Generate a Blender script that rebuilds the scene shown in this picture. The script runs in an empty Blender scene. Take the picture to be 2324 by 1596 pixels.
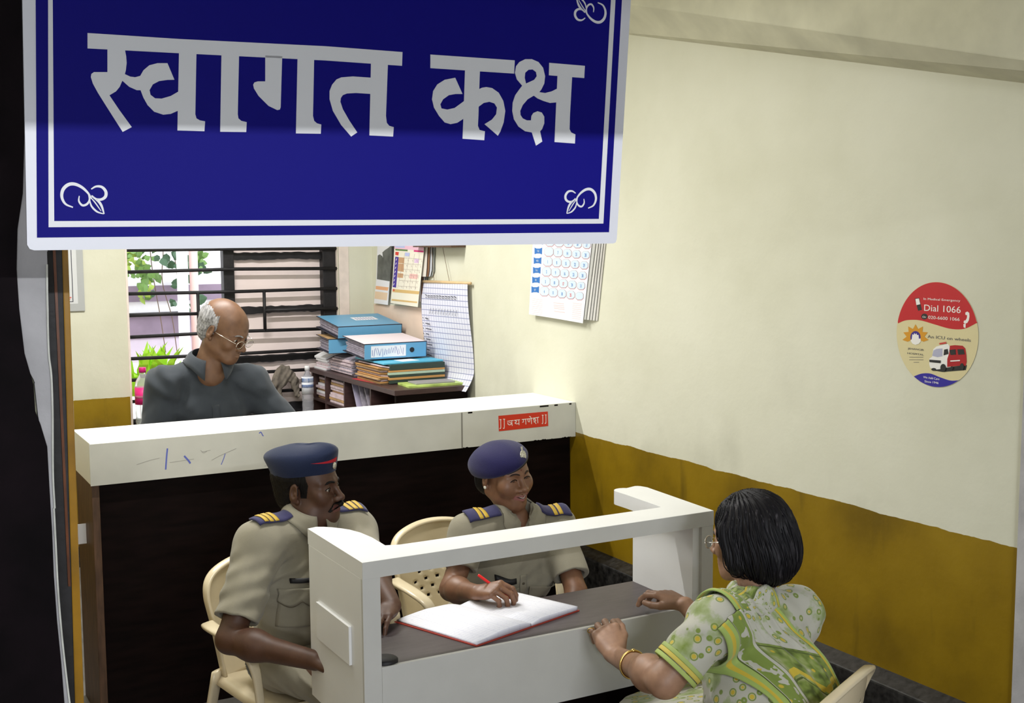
import bpy, bmesh, math, random
import numpy as np
from mathutils import Vector, Matrix
random.seed(7); np.random.seed(7)
PI = math.pi
SC = bpy.context.scene
COL = SC.collection
# ------------------------------------------------------------------ camera, world, light, exposure
CAM_H = 1.9
YAW, PIT, ROLL = 0.50633313, -0.09694271, -0.00715952
FPX = 2704.8
cd = bpy.data.cameras.new('camera'); cam = bpy.data.objects.new('camera', cd); COL.objects.link(cam)
cd.sensor_width = 36; cd.lens = FPX / 2324 * 36; cd.clip_start = .05
_fw = np.array([math.sin(YAW)*math.cos(PIT), math.cos(YAW)*math.cos(PIT), math.sin(PIT)])
_r0 = np.array([math.cos(YAW), -math.sin(YAW), 0.]); _u0 = np.cross(_r0, _fw)
_r = math.cos(ROLL)*_r0 + math.sin(ROLL)*_u0; _u = -math.sin(ROLL)*_r0 + math.cos(ROLL)*_u0
CR = np.array([_r, _u, _fw])
cam.matrix_world = Matrix(((_r[0], _u[0], -_fw[0], 0), (_r[1], _u[1], -_fw[1], 0), (_r[2], _u[2], -_fw[2], CAM_H), (0, 0, 0, 1)))
SC.camera = cam
SC.view_settings.view_transform = 'Standard'; SC.view_settings.look = 'None'
SC.view_settings.gamma = 1; SC.view_settings.use_curve_mapping = False
SC.view_settings.exposure = 0.0
w = bpy.data.worlds.new('overcast_sky'); SC.world = w; w.use_nodes = True
w.node_tree.nodes['Background'].inputs[0].default_value = (.93, .96, 1, 1)
w.node_tree.nodes['Background'].inputs[1].default_value = 4.0

def area(name, loc, size, power, col, rot=(0, 0, 0), parent=None, spread=180):
    l = bpy.data.lights.new(name, 'AREA'); l.shape = 'RECTANGLE'; l.size, l.size_y = size
    l.energy = power; l.color = col; l.spread = math.radians(spread)
    o = bpy.data.objects.new(name, l); COL.objects.link(o); o.location = loc; o.rotation_euler = rot
    o.parent = parent
    return o
# fluorescent tubes the rooms have (their glass and fittings are built further down)
L_DESK = area('tube_glow', (1.35, 5.55, 2.86), (1.2, .05), 68, (1, .99, .96))
L_HALL = area('tube_glow', (.7, -1.3, 2.47), (1.2, .03), 64, (.93, .96, 1), (math.radians(55), 0, 0))
L_WALL = area('tube_glow', (1.2, 3.6, 2.93), (1.2, .05), 33, (1, .99, .96))

L_FILL = area('fill_glow', (-.6, -2.5, 1.9), (.5, .3), 47, (.88, .93, 1), (math.radians(90), 0, 0))  # added fill light behind the camera, lifts the shaded part of the sign
# ------------------------------------------------------------------ photograph measurements -> points in the room
def ray(x, y):
    return CR.T @ np.array([(x-1162)/FPX, -(y-798)/FPX, 1.0])
O3 = np.array([0, 0, CAM_H])
def onz(x, y, z): r = ray(x, y); return O3 + r*((z-CAM_H)/r[2])
def onx(x, y, X): r = ray(x, y); return O3 + r*(X/r[0])
def ony(x, y, Y): r = ray(x, y); return O3 + r*(Y/r[1])
def pd(x, y, d): return O3 + ray(x, y)*d
class Plane:
    """a real plane in the room: origin o, unit axes u (right), v (up), n (towards the viewer)"""
    def __init__(s, o, u, v):
        s.o = np.array(o, float); s.u = np.array(u, float); s.v = np.array(v, float)
        s.u /= np.linalg.norm(s.u); s.v /= np.linalg.norm(s.v); s.n = np.cross(s.u, s.v)
    def uv(s, x, y):
        r = ray(x, y); t = ((s.o-O3) @ s.n)/(r @ s.n); p = O3+r*t-s.o
        return (p @ s.u, p @ s.v)
    def p(s, a, b, h=0): return s.o + s.u*a + s.v*b + s.n*h

# ------------------------------------------------------------------ materials
def nodes(name):
    m = bpy.data.materials.new(name); m.use_nodes = True
    nt = m.node_tree; b = nt.nodes['Principled BSDF']
    return m, nt, b
def rgb(r, g, b):
    f = lambda c: (c/255/12.92) if c/255 <= .04045 else ((c/255+.055)/1.055)**2.4
    return (f(r), f(g), f(b), 1)
def mat(name, col, rough=.6, metal=0, spec=.4, var=0, scale=8, bump=0, bscale=60, emit=0, alpha=1, coat=0, stretch=(1, 1, 1)):
    m, nt, b = nodes(name)
    c = col if len(col) == 4 else (*col, 1)
    b.inputs['Base Color'].default_value = c; b.inputs['Roughness'].default_value = rough
    b.inputs['Metallic'].default_value = metal; b.inputs['Specular IOR Level'].default_value = spec
    b.inputs['Coat Weight'].default_value = coat
    if emit: b.inputs['Emission Color'].default_value = c; b.inputs['Emission Strength'].default_value = emit
    N = nt.nodes; L = nt.links
    if var or bump:
        tc = N.new('ShaderNodeTexCoord'); mp = N.new('ShaderNodeMapping'); mp.inputs['Scale'].default_value = stretch
        L.new(tc.outputs['Object'], mp.inputs[0])
    if var:
        n = N.new('ShaderNodeTexNoise'); n.inputs['Scale'].default_value = scale; n.inputs['Detail'].default_value = 5
        L.new(mp.outputs[0], n.inputs['Vector'])
        r = N.new('ShaderNodeValToRGB'); r.color_ramp.elements[0].position = .3; r.color_ramp.elements[1].position = .7
        r.color_ramp.elements[0].color = tuple(max(0, v*(1-var)) for v in c[:3])+(1,)
        r.color_ramp.elements[1].color = tuple(min(1, v*(1+var)) for v in c[:3])+(1,)
        L.new(n.outputs[0], r.inputs[0]); L.new(r.outputs[0], b.inputs['Base Color'])
    if bump:
        n2 = N.new('ShaderNodeTexNoise'); n2.inputs['Scale'].default_value = bscale; n2.inputs['Detail'].default_value = 4
        L.new(mp.outputs[0], n2.inputs['Vector'])
        bp = N.new('ShaderNodeBump'); bp.inputs['Strength'].default_value = bump; bp.inputs['Distance'].default_value = .004
        L.new(n2.outputs[0], bp.inputs['Height']); L.new(bp.outputs[0], b.inputs['Normal'])
    return m
def painted_wall(name, line_z=.975, slope=0.0):
    """cream distemper over an ochre oil-paint dado, stained with use"""
    m, nt, b = nodes(name); N = nt.nodes; L = nt.links
    g = N.new('ShaderNodeNewGeometry'); s = N.new('ShaderNodeSeparateXYZ'); L.new(g.outputs['Position'], s.inputs[0])
    def noise(sc, det=4, st=(1, 1, 1)):
        mp = N.new('ShaderNodeMapping'); mp.inputs['Scale'].default_value = st; L.new(g.outputs['Position'], mp.inputs[0])
        n = N.new('ShaderNodeTexNoise'); n.inputs['Scale'].default_value = sc; n.inputs['Detail'].default_value = det
        L.new(mp.outputs[0], n.inputs['Vector']); return n.outputs[0]
    def math_(op, a, bb):
        n = N.new('ShaderNodeMath'); n.operation = op
        for i, q in enumerate((a, bb)):
            if isinstance(q, (int, float)): n.inputs[i].default_value = q
            else: L.new(q, n.inputs[i])
        return n.outputs[0]
    def ramp(f, stops):
        r = N.new('ShaderNodeValToRGB'); e = r.color_ramp.elements
        e[0].position, e[0].color = stops[0]; e[1].position, e[1].color = stops[-1]
        for p, c in stops[1:-1]: q = e.new(p); q.color = c
        L.new(f, r.inputs[0]); return r.outputs[0]
    def mix(f, a, c):
        n = N.new('ShaderNodeMix'); n.data_type = 'RGBA'; L.new(f, n.inputs[0]); L.new(a, n.inputs[6]); L.new(c, n.inputs[7]); return n.outputs[2]
    edge = math_('SUBTRACT', s.outputs[2], math_('MULTIPLY', math_('SUBTRACT', noise(9, 6), .5), .022))
    edge = math_('ADD', edge, math_('MULTIPLY', s.outputs[1], slope))
    up = math_('GREATER_THAN', edge, line_z)
    cream = ramp(noise(1.6, 6), [(.3, (.59, .58, .45, 1)), (.55, (.66, .65, .525, 1)), (.75, (.70, .69, .57, 1))])
    grime = ramp(noise(2.2, 8, (1, 1, .6)), [(.52, (0, 0, 0, 1)), (.75, (.55, .55, .55, 1))])
    # hand grime collects on the cream paint just above the dado line
    hi = N.new('ShaderNodeMapRange'); L.new(s.outputs[2], hi.inputs[0]); hi.inputs[1].default_value = 1.65; hi.inputs[2].default_value = .95
    gr = math_('MULTIPLY', grime, hi.outputs[0])
    dirt = N.new('ShaderNodeRGB'); dirt.outputs[0].default_value = (.38, .37, .29, 1)
    cream = mix(gr, cream, dirt.outputs[0])
    ochre = ramp(noise(3.0, 7, (1, 1, 1)), [(.3, (.160, .096, .002, 1)), (.5, (.240, .146, .003, 1)), (.72, (.295, .185, .006, 1))])
    streak = ramp(noise(14, 5, (1, 1, .16)), [(.62, (0, 0, 0, 1)), (.8, (.7, .7, .7, 1))])
    dk = N.new('ShaderNodeRGB'); dk.outputs[0].default_value = (.10, .062, .004, 1)
    ochre = mix(streak, ochre, dk.outputs[0])
    c = mix(up, ochre, cream)
    L.new(c, b.inputs['Base Color'])
    rr = ramp(up, [(0, (.42,)*3+(1,)), (1, (.8,)*3+(1,))]); L.new(rr, b.inputs['Roughness'])
    bp = N.new('ShaderNodeBump'); bp.inputs['Strength'].default_value = .35; bp.inputs['Distance'].default_value = .006
    L.new(noise(14, 6), bp.inputs['Height']); L.new(bp.outputs[0], b.inputs['Normal'])
    return m
M = {}
M['wall'] = painted_wall('cream_and_ochre_paint', .975, 0)
M['cream'] = mat('cream_plaster', (.66, .65, .47), .85, var=.08, scale=3, bump=.3, bscale=15)
M['hall'] = mat('white_hall_paint', (.78, .78, .76), .85, var=.04)
M['ceil'] = mat('white_ceiling', (.75, .74, .68), .9, var=.05)
M['floor'] = mat('grey_stone_floor', (.16, .15, .14), .5, var=.3, scale=6)
M['darkwood'] = mat('dark_brown_laminate', (.005, .0022, .002), .55, var=.5, scale=7, stretch=(1, 1, 6), spec=.08)
M['brownwood'] = mat('worn_brown_wood', (.085, .045, .025), .55, var=.4, scale=10, stretch=(6, 6, 1))
M['cabwood'] = mat('walnut_laminate', (.055, .028, .026), .35, var=.25, scale=12, spec=.5, stretch=(1, 5, 5))
M['black'] = mat('black_paint', (.012, .011, .013), .55, var=.4, scale=30, bump=.2)
M['blackboard'] = mat('black_stained_board', (.004, .002, .003), .7, spec=.08, var=.5, scale=12, bump=.25, bscale=25)
M['plaster'] = mat('bare_grey_plaster', (.42, .41, .42), .85, var=.16, scale=9, bump=.4, bscale=40)
M['peel'] = mat('peeled_white_edge', (.55, .55, .50), .85, var=.15, scale=30, bump=.5)
M['ochre'] = mat('ochre_gloss_paint', (.30, .15, .008), .3, var=.3, scale=10, coat=.3)
M['redwood'] = mat('red_brown_varnish', (.12, .035, .01), .35, var=.3, scale=20)
M['white'] = mat('white_laminate', (.82, .82, .82), .32, var=.025, scale=5, spec=.5)
M['lam'] = mat('cream_white_laminate', (.58, .575, .55), .4, var=.035, scale=8, spec=.45)
M['countertop'] = mat('white_counter_laminate', (.86, .86, .84), .3, var=.02, scale=5)
M['desk'] = mat('desk_walnut_laminate', (.060, .045, .047), .42, var=.18, scale=16, stretch=(1, 6, 6), spec=.5)
M['chair'] = mat('cream_moulded_plastic', (.66, .56, .38), .28, spec=.55, var=.05)
M['stone'] = mat('black_granite_ledge', (.02, .019, .018), .35, var=.8, scale=45, bump=.2)
M['paper'] = mat('white_paper', (.80, .80, .84), .7)
M['paper2'] = mat('aged_paper', (.62, .52, .50), .8, var=.2, scale=40)
M['inkblue'] = mat('blue_ink', (.06, .08, .35), .6)
M['inkpale'] = mat('pale_blue_ink', (.42, .46, .66), .7)
M['inkdark'] = mat('dark_ink', (.03, .03, .05), .6)
M['inkred'] = mat('red_ink', (.65, .10, .08), .6)
M['steel'] = mat('worn_steel', (.5, .5, .5), .35, metal=.9)
M['gold'] = mat('gold', (.83, .58, .20), .25, metal=1)
M['pink'] = mat('pink_frosted_pane', (.88, .75, .73), .6, var=.05, scale=4)

# ------------------------------------------------------------------ object helpers
def link(o, parent=None):
    COL.objects.link(o)
    if parent is not None: o.parent = parent; o.matrix_parent_inverse = parent.matrix_world.inverted()
    return o
def tag(o, label=None, cat=None, group=None, kind=None):
    if label: o['label'] = label
    if cat: o['category'] = cat
    if group: o['group'] = group
    if kind: o['kind'] = kind
    return o
def thing(name, loc, label, cat, group=None, rz=0):
    o = bpy.data.objects.new(name, None); COL.objects.link(o); o.empty_display_size = .05
    o.matrix_world = Matrix.Translation([float(a) for a in loc]) @ Matrix.Rotation(rz, 4, 'Z')
    bpy.context.view_layer.update()
    return tag(o, label, cat, group)
def mesh(name, vs, fs, m, parent=None, smooth=False):
    me = bpy.data.meshes.new(name)
    me.from_pydata([tuple(map(float, v)) for v in vs], [], [tuple(int(i) for i in f) for f in fs]); me.update()
    o = bpy.data.objects.new(name, me)
    for q in (m if isinstance(m, (list, tuple)) else [m]): me.materials.append(q)
    if smooth: me.polygons.foreach_set('use_smooth', [True]*len(me.polygons))
    return link(o, parent)
def fixn(o):
    bm = bmesh.new(); bm.from_mesh(o.data); bmesh.ops.recalc_face_normals(bm, faces=bm.faces); bm.to_mesh(o.data); bm.free(); return o
def bevel(o, wdt=.003, seg=2):
    md = o.modifiers.new('bevel', 'BEVEL'); md.width = wdt; md.segments = seg; md.limit_method = 'ANGLE'; md.angle_limit = math.radians(40)
    return o
class MB:
    def __init__(s): s.v = []; s.f = []
    def add(s, vs, fs):
        k = len(s.v); s.v += [tuple(map(float, v)) for v in vs]; s.f += [tuple(i+k for i in f) for f in fs]; return s
    def box(s, a, b):
        x0, y0, z0 = a; x1, y1, z1 = b
        return s.add([(x0, y0, z0), (x1, y0, z0), (x1, y1, z0), (x0, y1, z0), (x0, y0, z1), (x1, y0, z1), (x1, y1, z1), (x0, y1, z1)],
                     [(0, 3, 2, 1), (4, 5, 6, 7), (0, 1, 5, 4), (1, 2, 6, 5), (2, 3, 7, 6), (3, 0, 4, 7)])
    def obox(s, c, ax, half):
        c = np.array(c, float); ax = [np.array(a, float)/np.linalg.norm(a) for a in ax]
        vs = [c + ax[0]*half[0]*i + ax[1]*half[1]*j + ax[2]*half[2]*k for k in (-1, 1) for j in (-1, 1) for i in (-1, 1)]
        return s.add(vs, [(0, 2, 3, 1), (4, 5, 7, 6), (0, 1, 5, 4), (1, 3, 7, 5), (3, 2, 6, 7), (2, 0, 4, 6)])
    def prism(s, pts, vec):
        n = len(pts); v = np.array(vec, float)
        return s.add(list(pts)+[np.array(p)+v for p in pts], [tuple(range(n))[::-1], tuple(range(n, 2*n))]+[(i, (i+1) % n, (i+1) % n+n, i+n) for i in range(n)])
    def tube(s, pts, r, seg=10, cap=True):
        pts = [np.array(p, float) for p in pts]; n = len(pts); rs = r if isinstance(r, (list, tuple)) else [r]*n
        t0 = pts[1]-pts[0]; ref = np.array([0, 0, 1.]) if abs(t0[2]) < .9*np.linalg.norm(t0) else np.array([1., 0, 0])
        vs = []; fs = []; a = None
        for i, p in enumerate(pts):
            t = pts[min(i+1, n-1)]-pts[max(i-1, 0)]; t = t/np.linalg.norm(t)
            a = np.cross(t, ref) if a is None else a - t*(a @ t); a = a/np.linalg.norm(a); b = np.cross(t, a)
            for k in range(seg):
                q = 2*PI*k/seg; vs.append(p+(a*math.cos(q)+b*math.sin(q))*rs[i])
        for i in range(n-1):
            for k in range(seg): k2 = (k+1) % seg; fs.append((i*seg+k, i*seg+k2, (i+1)*seg+k2, (i+1)*seg+k))
        if cap: fs += [tuple(range(seg))[::-1], tuple(range((n-1)*seg, n*seg))]
        return s.add(vs, fs)
    def sweep(s, pts, ws, ts, side, seg=12):
        """flattened oval section w x t swept along pts; `side` is the direction of the width"""
        pts = [np.array(p, float) for p in pts]; n = len(pts); vs = []; fs = []
        for i, p in enumerate(pts):
            t = pts[min(i+1, n-1)]-pts[max(i-1, 0)]; t = t/np.linalg.norm(t)
            a = np.array(side[i] if isinstance(side, list) else side, float); a = a-t*(a @ t); a = a/np.linalg.norm(a); b = np.cross(t, a)
            w_ = ws[i] if isinstance(ws, (list, tuple)) else ws; t_ = ts[i] if isinstance(ts, (list, tuple)) else ts
            for k in range(seg):
                q = 2*PI*k/seg; c, s_ = math.cos(q), math.sin(q)
                c = math.copysign(abs(c)**.6, c); s_ = math.copysign(abs(s_)**.6, s_)
                vs.append(p+a*c*w_/2+b*s_*t_/2)
        for i in range(n-1):
            for k in range(seg): k2 = (k+1) % seg; fs.append((i*seg+k, i*seg+k2, (i+1)*seg+k2, (i+1)*seg+k))
        fs += [tuple(range(seg))[::-1], tuple(range((n-1)*seg, n*seg))]
        return s.add(vs, fs)
    def lathe(s, c, prof, seg=24, ax=(0, 0, 1)):
        ax = np.array(ax, float); ax /= np.linalg.norm(ax); a = np.cross(ax, [1, 0, 0]) if abs(ax[0]) < .9 else np.cross(ax, [0, 1, 0]); a /= np.linalg.norm(a); b = np.cross(ax, a)
        vs = []; fs = []; c = np.array(c, float)
        for r, h in prof:
            for k in range(seg): q = 2*PI*k/seg; vs.append(c+ax*h+(a*math.cos(q)+b*math.sin(q))*r)
        for i in range(len(prof)-1):
            for k in range(seg): k2 = (k+1) % seg; fs.append((i*seg+k, i*seg+k2, (i+1)*seg+k2, (i+1)*seg+k))
        fs += [tuple(range(seg))[::-1], tuple(range((len(prof)-1)*seg, len(prof)*seg))]
        return s.add(vs, fs)
    def make(s, name, m, parent=None, smooth=False, bev=0):
        o = mesh(name, s.v, s.f, m, parent, smooth); fixn(o)
        if bev: bevel(o, bev)
        return o
def box(name, a, b, m, parent=None, bev=0): return MB().box(a, b).make(name, m, parent, bev=bev)
def struct(o): return tag(o, kind='structure')
def smooth_line(pts, n=6):
    P = [np.array(p, float) for p in pts]; P = [2*P[0]-P[1]]+P+[2*P[-1]-P[-2]]; out = []
    for i in range(1, len(P)-2):
        for k in range(n):
            t = k/n; a, b, c, d = P[i-1:i+3]
            out.append(.5*((2*b)+(-a+c)*t+(2*a-5*b+4*c-d)*t*t+(-a+3*b-3*c+d)*t**3))
    out.append(P[-2]); return out
def flat(name, polys, pl, h, th, m, parent=None):
    """flat lettering / shapes on a Plane. polys: list of (outline, [holes]) in plane coordinates"""
    vs = []; fs = []
    from mathutils.geometry import tessellate_polygon
    for pi_, (out, holes) in enumerate(polys):
        loops = [out]+list(holes); k = len(vs); allp = [p for lp in loops for p in lp]; n = len(allp)
        tri = tessellate_polygon([[Vector((p[0], p[1], 0)) for p in lp] for lp in loops])
        dh = (pi_ % 5)*4e-5
        vs += [pl.p(p[0], p[1], h+th+dh) for p in allp]+[pl.p(p[0], p[1], h) for p in allp]
        for t in tri:
            a, b, c = [Vector((allp[i][0], allp[i][1])) for i in t]
            if (b-a).cross(c-a) < 0: t = t[::-1]
            fs.append(tuple(i+k for i in t))
        s0 = 0
        for lp in loops:
            q = len(lp)
            for i in range(q): j = (i+1) % q; fs.append((k+s0+i, k+s0+j, k+n+s0+j, k+n+s0+i))
            s0 += q
    return mesh(name, vs, fs, m, parent)
def ribbon(pts, wd, n=4, smooth=True, taper=False):
    """outline polygon strips (as a list of quads) for a pen stroke through 2-D points"""
    P = smooth_line([(p[0], p[1], 0) for p in pts], n) if (smooth and len(pts) > 2) else [np.array((p[0], p[1], 0.)) for p in pts]
    L = []; R_ = []; N_ = len(P)
    for i, p in enumerate(P):
        t = P[min(i+1, N_-1)]-P[max(i-1, 0)]; t = t/(np.linalg.norm(t)+1e-12); nn = np.array([-t[1], t[0], 0])
        w_ = wd/2*(1 if not taper else (.35+.65*math.sin(PI*min(1, (i+.5)/N_))))
        L.append(p+nn*w_); R_.append(p-nn*w_)
    out = []
    for i in range(N_-1): out.append(([tuple(R_[i][:2]), tuple(R_[i+1][:2]), tuple(L[i+1][:2]), tuple(L[i][:2])], []))
    return out
def rect(a, b, c, d): return ([(a, c), (b, c), (b, d), (a, d)], [])
def ellipse(cx, cy, rx, ry, n=32): return [(cx+rx*math.cos(2*PI*k/n), cy+ry*math.sin(2*PI*k/n)) for k in range(n)]
def text(name, body, pl, x, y, size, m, parent=None, h=.0006, align='LEFT', xs=1.0, bold=0):
    c = bpy.data.curves.new(name, 'FONT'); c.body = body; c.size = size; c.align_x = align; c.extrude = .0002; c.offset = bold; c.resolution_u = 3
    t = bpy.data.objects.new(name, c); COL.objects.link(t)
    dg = bpy.context.evaluated_depsgraph_get(); me = bpy.data.meshes.new_from_object(t.evaluated_get(dg)); COL.objects.unlink(t); bpy.data.objects.remove(t)
    vs = [pl.p(x+v.co[0]*xs, y+v.co[1], h+v.co[2]) for v in me.vertices]; fs = [tuple(p.vertices) for p in me.polygons]
    bpy.data.meshes.remove(me)
    return mesh(name, vs, fs, m, parent) if vs else None
# ------------------------------------------------------------------ organic modelling: smooth blended volumes -> one continuous quad surface
def nrm(v): v = np.array(v, float); return v/np.linalg.norm(v)
def vec(*a): return np.array(a, float)
class SDF:
    def __init__(s): s.ops = []; s.disp = None
    def _a(s, f, op, k): s.ops.append((f, op, k)); return s
    def cone(s, a, b, r1, r2, k=.01, op='u'):
        a = np.array(a, np.float32); b = np.array(b, np.float32)
        def f(P):
            ba = b-a; t = np.clip(((P-a) @ ba)/max(1e-9, float(ba @ ba)), 0, 1)
            return np.linalg.norm(P-a-t[:, None]*ba, axis=1)-(r1+(r2-r1)*t)
        return s._a(f, op, k)
    def ell(s, c, rad, R=None, k=.01, op='u'):
        c = np.array(c, np.float32); rad = np.array(rad, np.float32); R = np.eye(3) if R is None else np.array(R)
        def f(P):
            q = (P-c) @ R.T; k0 = np.linalg.norm(q/rad, axis=1); k1 = np.linalg.norm(q/(rad*rad), axis=1)
            return k0*(k0-1)/np.maximum(k1, 1e-6)
        return s._a(f, op, k)
    def rbox(s, c, half, r, R=None, k=.01, op='u'):
        c = np.array(c, np.float32); half = np.array(half, np.float32); R = np.eye(3) if R is None else np.array(R)
        def f(P):
            q = np.abs((P-c) @ R.T)-half+r
            return np.linalg.norm(np.maximum(q, 0), axis=1)+np.minimum(q.max(1), 0)-r
        return s._a(f, op, k)
    def half(s, p, n, k=.002, op='i'):
        """keep the side the normal points away from"""
        p = np.array(p, float); n = nrm(n)
        return s._a(lambda P: (P-p) @ n, op, k)
    def other(s, sd, k=.01, op='u', off=0): return s._a(lambda P: sd(P)-off, op, k)
    def __call__(s, P):
        P = np.asarray(P, np.float32); d = np.full(len(P), 9., np.float32)
        for f, op, k in s.ops:
            e = f(P)
            if op == 's': e = -e
            if op == 'u':
                h = np.maximum(k-np.abs(d-e), 0)/k; d = np.minimum(d, e)-h*h*k*.25
            else:
                h = np.maximum(k-np.abs(d-e), 0)/k; d = np.maximum(d, e)+h*h*k*.25
        if s.disp is not None: d = d+s.disp(P)
        return d
def surface(sd, lo, hi, h):
    lo = np.array(lo, float); hi = np.array(hi, float)
    n = np.ceil((hi-lo)/h).astype(int)+1; n = (n+3)//4*4
    c = n//4
    g = np.stack(np.meshgrid(*[np.arange(c[i]) for i in range(3)], indexing='ij'), -1).reshape(-1, 3)
    near = (np.abs(sd(lo+(g*4+1.5)*h)) < h*6.5).reshape(c)
    co = sd(lo+(g*4+1.5)*h).reshape(c)
    vol = np.repeat(np.repeat(np.repeat(co, 4, 0), 4, 1), 4, 2)
    idx = np.argwhere(np.repeat(np.repeat(np.repeat(near, 4, 0), 4, 1), 4, 2))
    for k in range(0, len(idx), 400000):
        q = idx[k:k+400000]; vol[q[:, 0], q[:, 1], q[:, 2]] = sd(lo+q*h)
    s = vol < 0
    nx, ny, nz = s.shape
    cnt = np.zeros((nx-1, ny-1, nz-1), np.int8)
    for i in (0, 1):
        for j in (0, 1):
            for k in (0, 1): cnt += s[i:nx-1+i, j:ny-1+j, k:nz-1+k]
    act = (cnt > 0) & (cnt < 8); cells = np.argwhere(act); vid = np.full(act.shape, -1, np.int64); vid[act] = np.arange(len(cells))
    acc = np.zeros((len(cells), 3)); num = np.zeros(len(cells))
    for ax in range(3):
        o1, o2 = [a for a in range(3) if a != ax]
        for p in (0, 1):
            for q in (0, 1):
                a = cells.copy(); a[:, o1] += p; a[:, o2] += q; b = a.copy(); b[:, ax] += 1
                va = vol[a[:, 0], a[:, 1], a[:, 2]]; vb = vol[b[:, 0], b[:, 1], b[:, 2]]
                m = (va < 0) != (vb < 0); t = np.where(m, va/(np.where(m, va-vb, 1)), 0)
                pt = a.astype(float); pt[:, ax] += t; acc += pt*m[:, None]; num += m
    V = lo+acc/num[:, None]*h
    F = []
    for ax in range(3):
        o1, o2 = [(1, 2), (2, 0), (0, 1)][ax]
        sl0 = [slice(None)]*3; sl1 = [slice(None)]*3; sl0[ax] = slice(0, -1); sl1[ax] = slice(1, None)
        A = s[tuple(sl0)]; B = s[tuple(sl1)]; e = np.argwhere(A != B)
        e = e[(e[:, o1] > 0) & (e[:, o2] > 0) & (e[:, o1] < s.shape[o1]-1) & (e[:, o2] < s.shape[o2]-1)]
        inside = A[e[:, 0], e[:, 1], e[:, 2]]
        def cell(d1, d2):
            c_ = e.copy(); c_[:, o1] -= d1; c_[:, o2] -= d2; return vid[c_[:, 0], c_[:, 1], c_[:, 2]]
        q = np.stack([cell(1, 1), cell(0, 1), cell(0, 0), cell(1, 0)], 1)
        q[~inside] = q[~inside][:, ::-1]; F.append(q[(q >= 0).all(1)])
    F = np.concatenate(F)
    e = h*.5; G = np.stack([sd(V+vec(e, 0, 0))-sd(V-vec(e, 0, 0)), sd(V+vec(0, e, 0))-sd(V-vec(0, e, 0)), sd(V+vec(0, 0, e))-sd(V-vec(0, 0, e))], 1)/(2*e)
    d = sd(V); g2 = np.maximum((G*G).sum(1), .3); V = V-np.clip(d/g2, -h*.6, h*.6)[:, None]*G
    return V, F
def np_mesh(name, V, F, mats, parent=None, mi=None, uv=None, smooth=True):
    me = bpy.data.meshes.new(name); nv, nf = len(V), len(F)
    me.vertices.add(nv); me.vertices.foreach_set('co', np.asarray(V, np.float32).ravel())
    me.loops.add(nf*4); me.loops.foreach_set('vertex_index', np.asarray(F, np.int32).ravel())
    me.polygons.add(nf); me.polygons.foreach_set('loop_start', np.arange(nf, dtype=np.int32)*4)
    me.polygons.foreach_set('loop_total', np.full(nf, 4, np.int32))
    for m in (mats if isinstance(mats, (list, tuple)) else [mats]): me.materials.append(m)
    if mi is not None: me.polygons.foreach_set('material_index', np.asarray(mi, np.int32))
    me.polygons.foreach_set('use_smooth', [smooth]*nf)
    if uv is not None:
        l = me.uv_layers.new(name='UVMap'); l.data.foreach_set('uv', np.asarray(uv, np.float32)[np.asarray(F).ravel()].ravel())
    me.update(); me.validate()
    return link(bpy.data.objects.new(name, me), parent)
def volume(name, sd, boxes, mats, parent=None, paint=None):
    """one mesh object from one volume; boxes = [(lo, hi, resolution)] tiles that share faces"""
    VV = []; FF = []; k = 0
    for lo, hi, h in boxes:
        V, F = surface(sd, lo, hi, h)
        if len(V) == 0: continue
        VV.append(V); FF.append(F+k); k += len(V)
    V = np.concatenate(VV); F = np.concatenate(FF)
    mi = paint(V[F].mean(1)) if paint else None
    return np_mesh(name, V, F, mats, parent, mi)
def cull(V, F, keep):
    k = keep(V[F].mean(1)); return F[k]
def wr(P, dirs, amp, seed=0, fr=55):
    """cloth folds: warped ridges running across `dirs`"""
    d = np.zeros(len(P), np.float32); rs = np.random.RandomState(seed)
    for i in range(4):
        a = nrm(np.array(dirs)+rs.randn(3)*.35)*fr*(1+.5*i); b = rs.randn(3)*16; c = rs.randn(3)*22
        d += np.sin(P @ a+1.6*np.sin(P @ b+i)+.8*np.sin(P @ c))*amp/(1+.8*i)
    return d
def frame(f, up):
    """rows: right, forward, up for a body part looking along f"""
    f = nrm(f); r = nrm(np.cross(f, up)); u = np.cross(r, f); return np.array([r, f, u])

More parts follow.
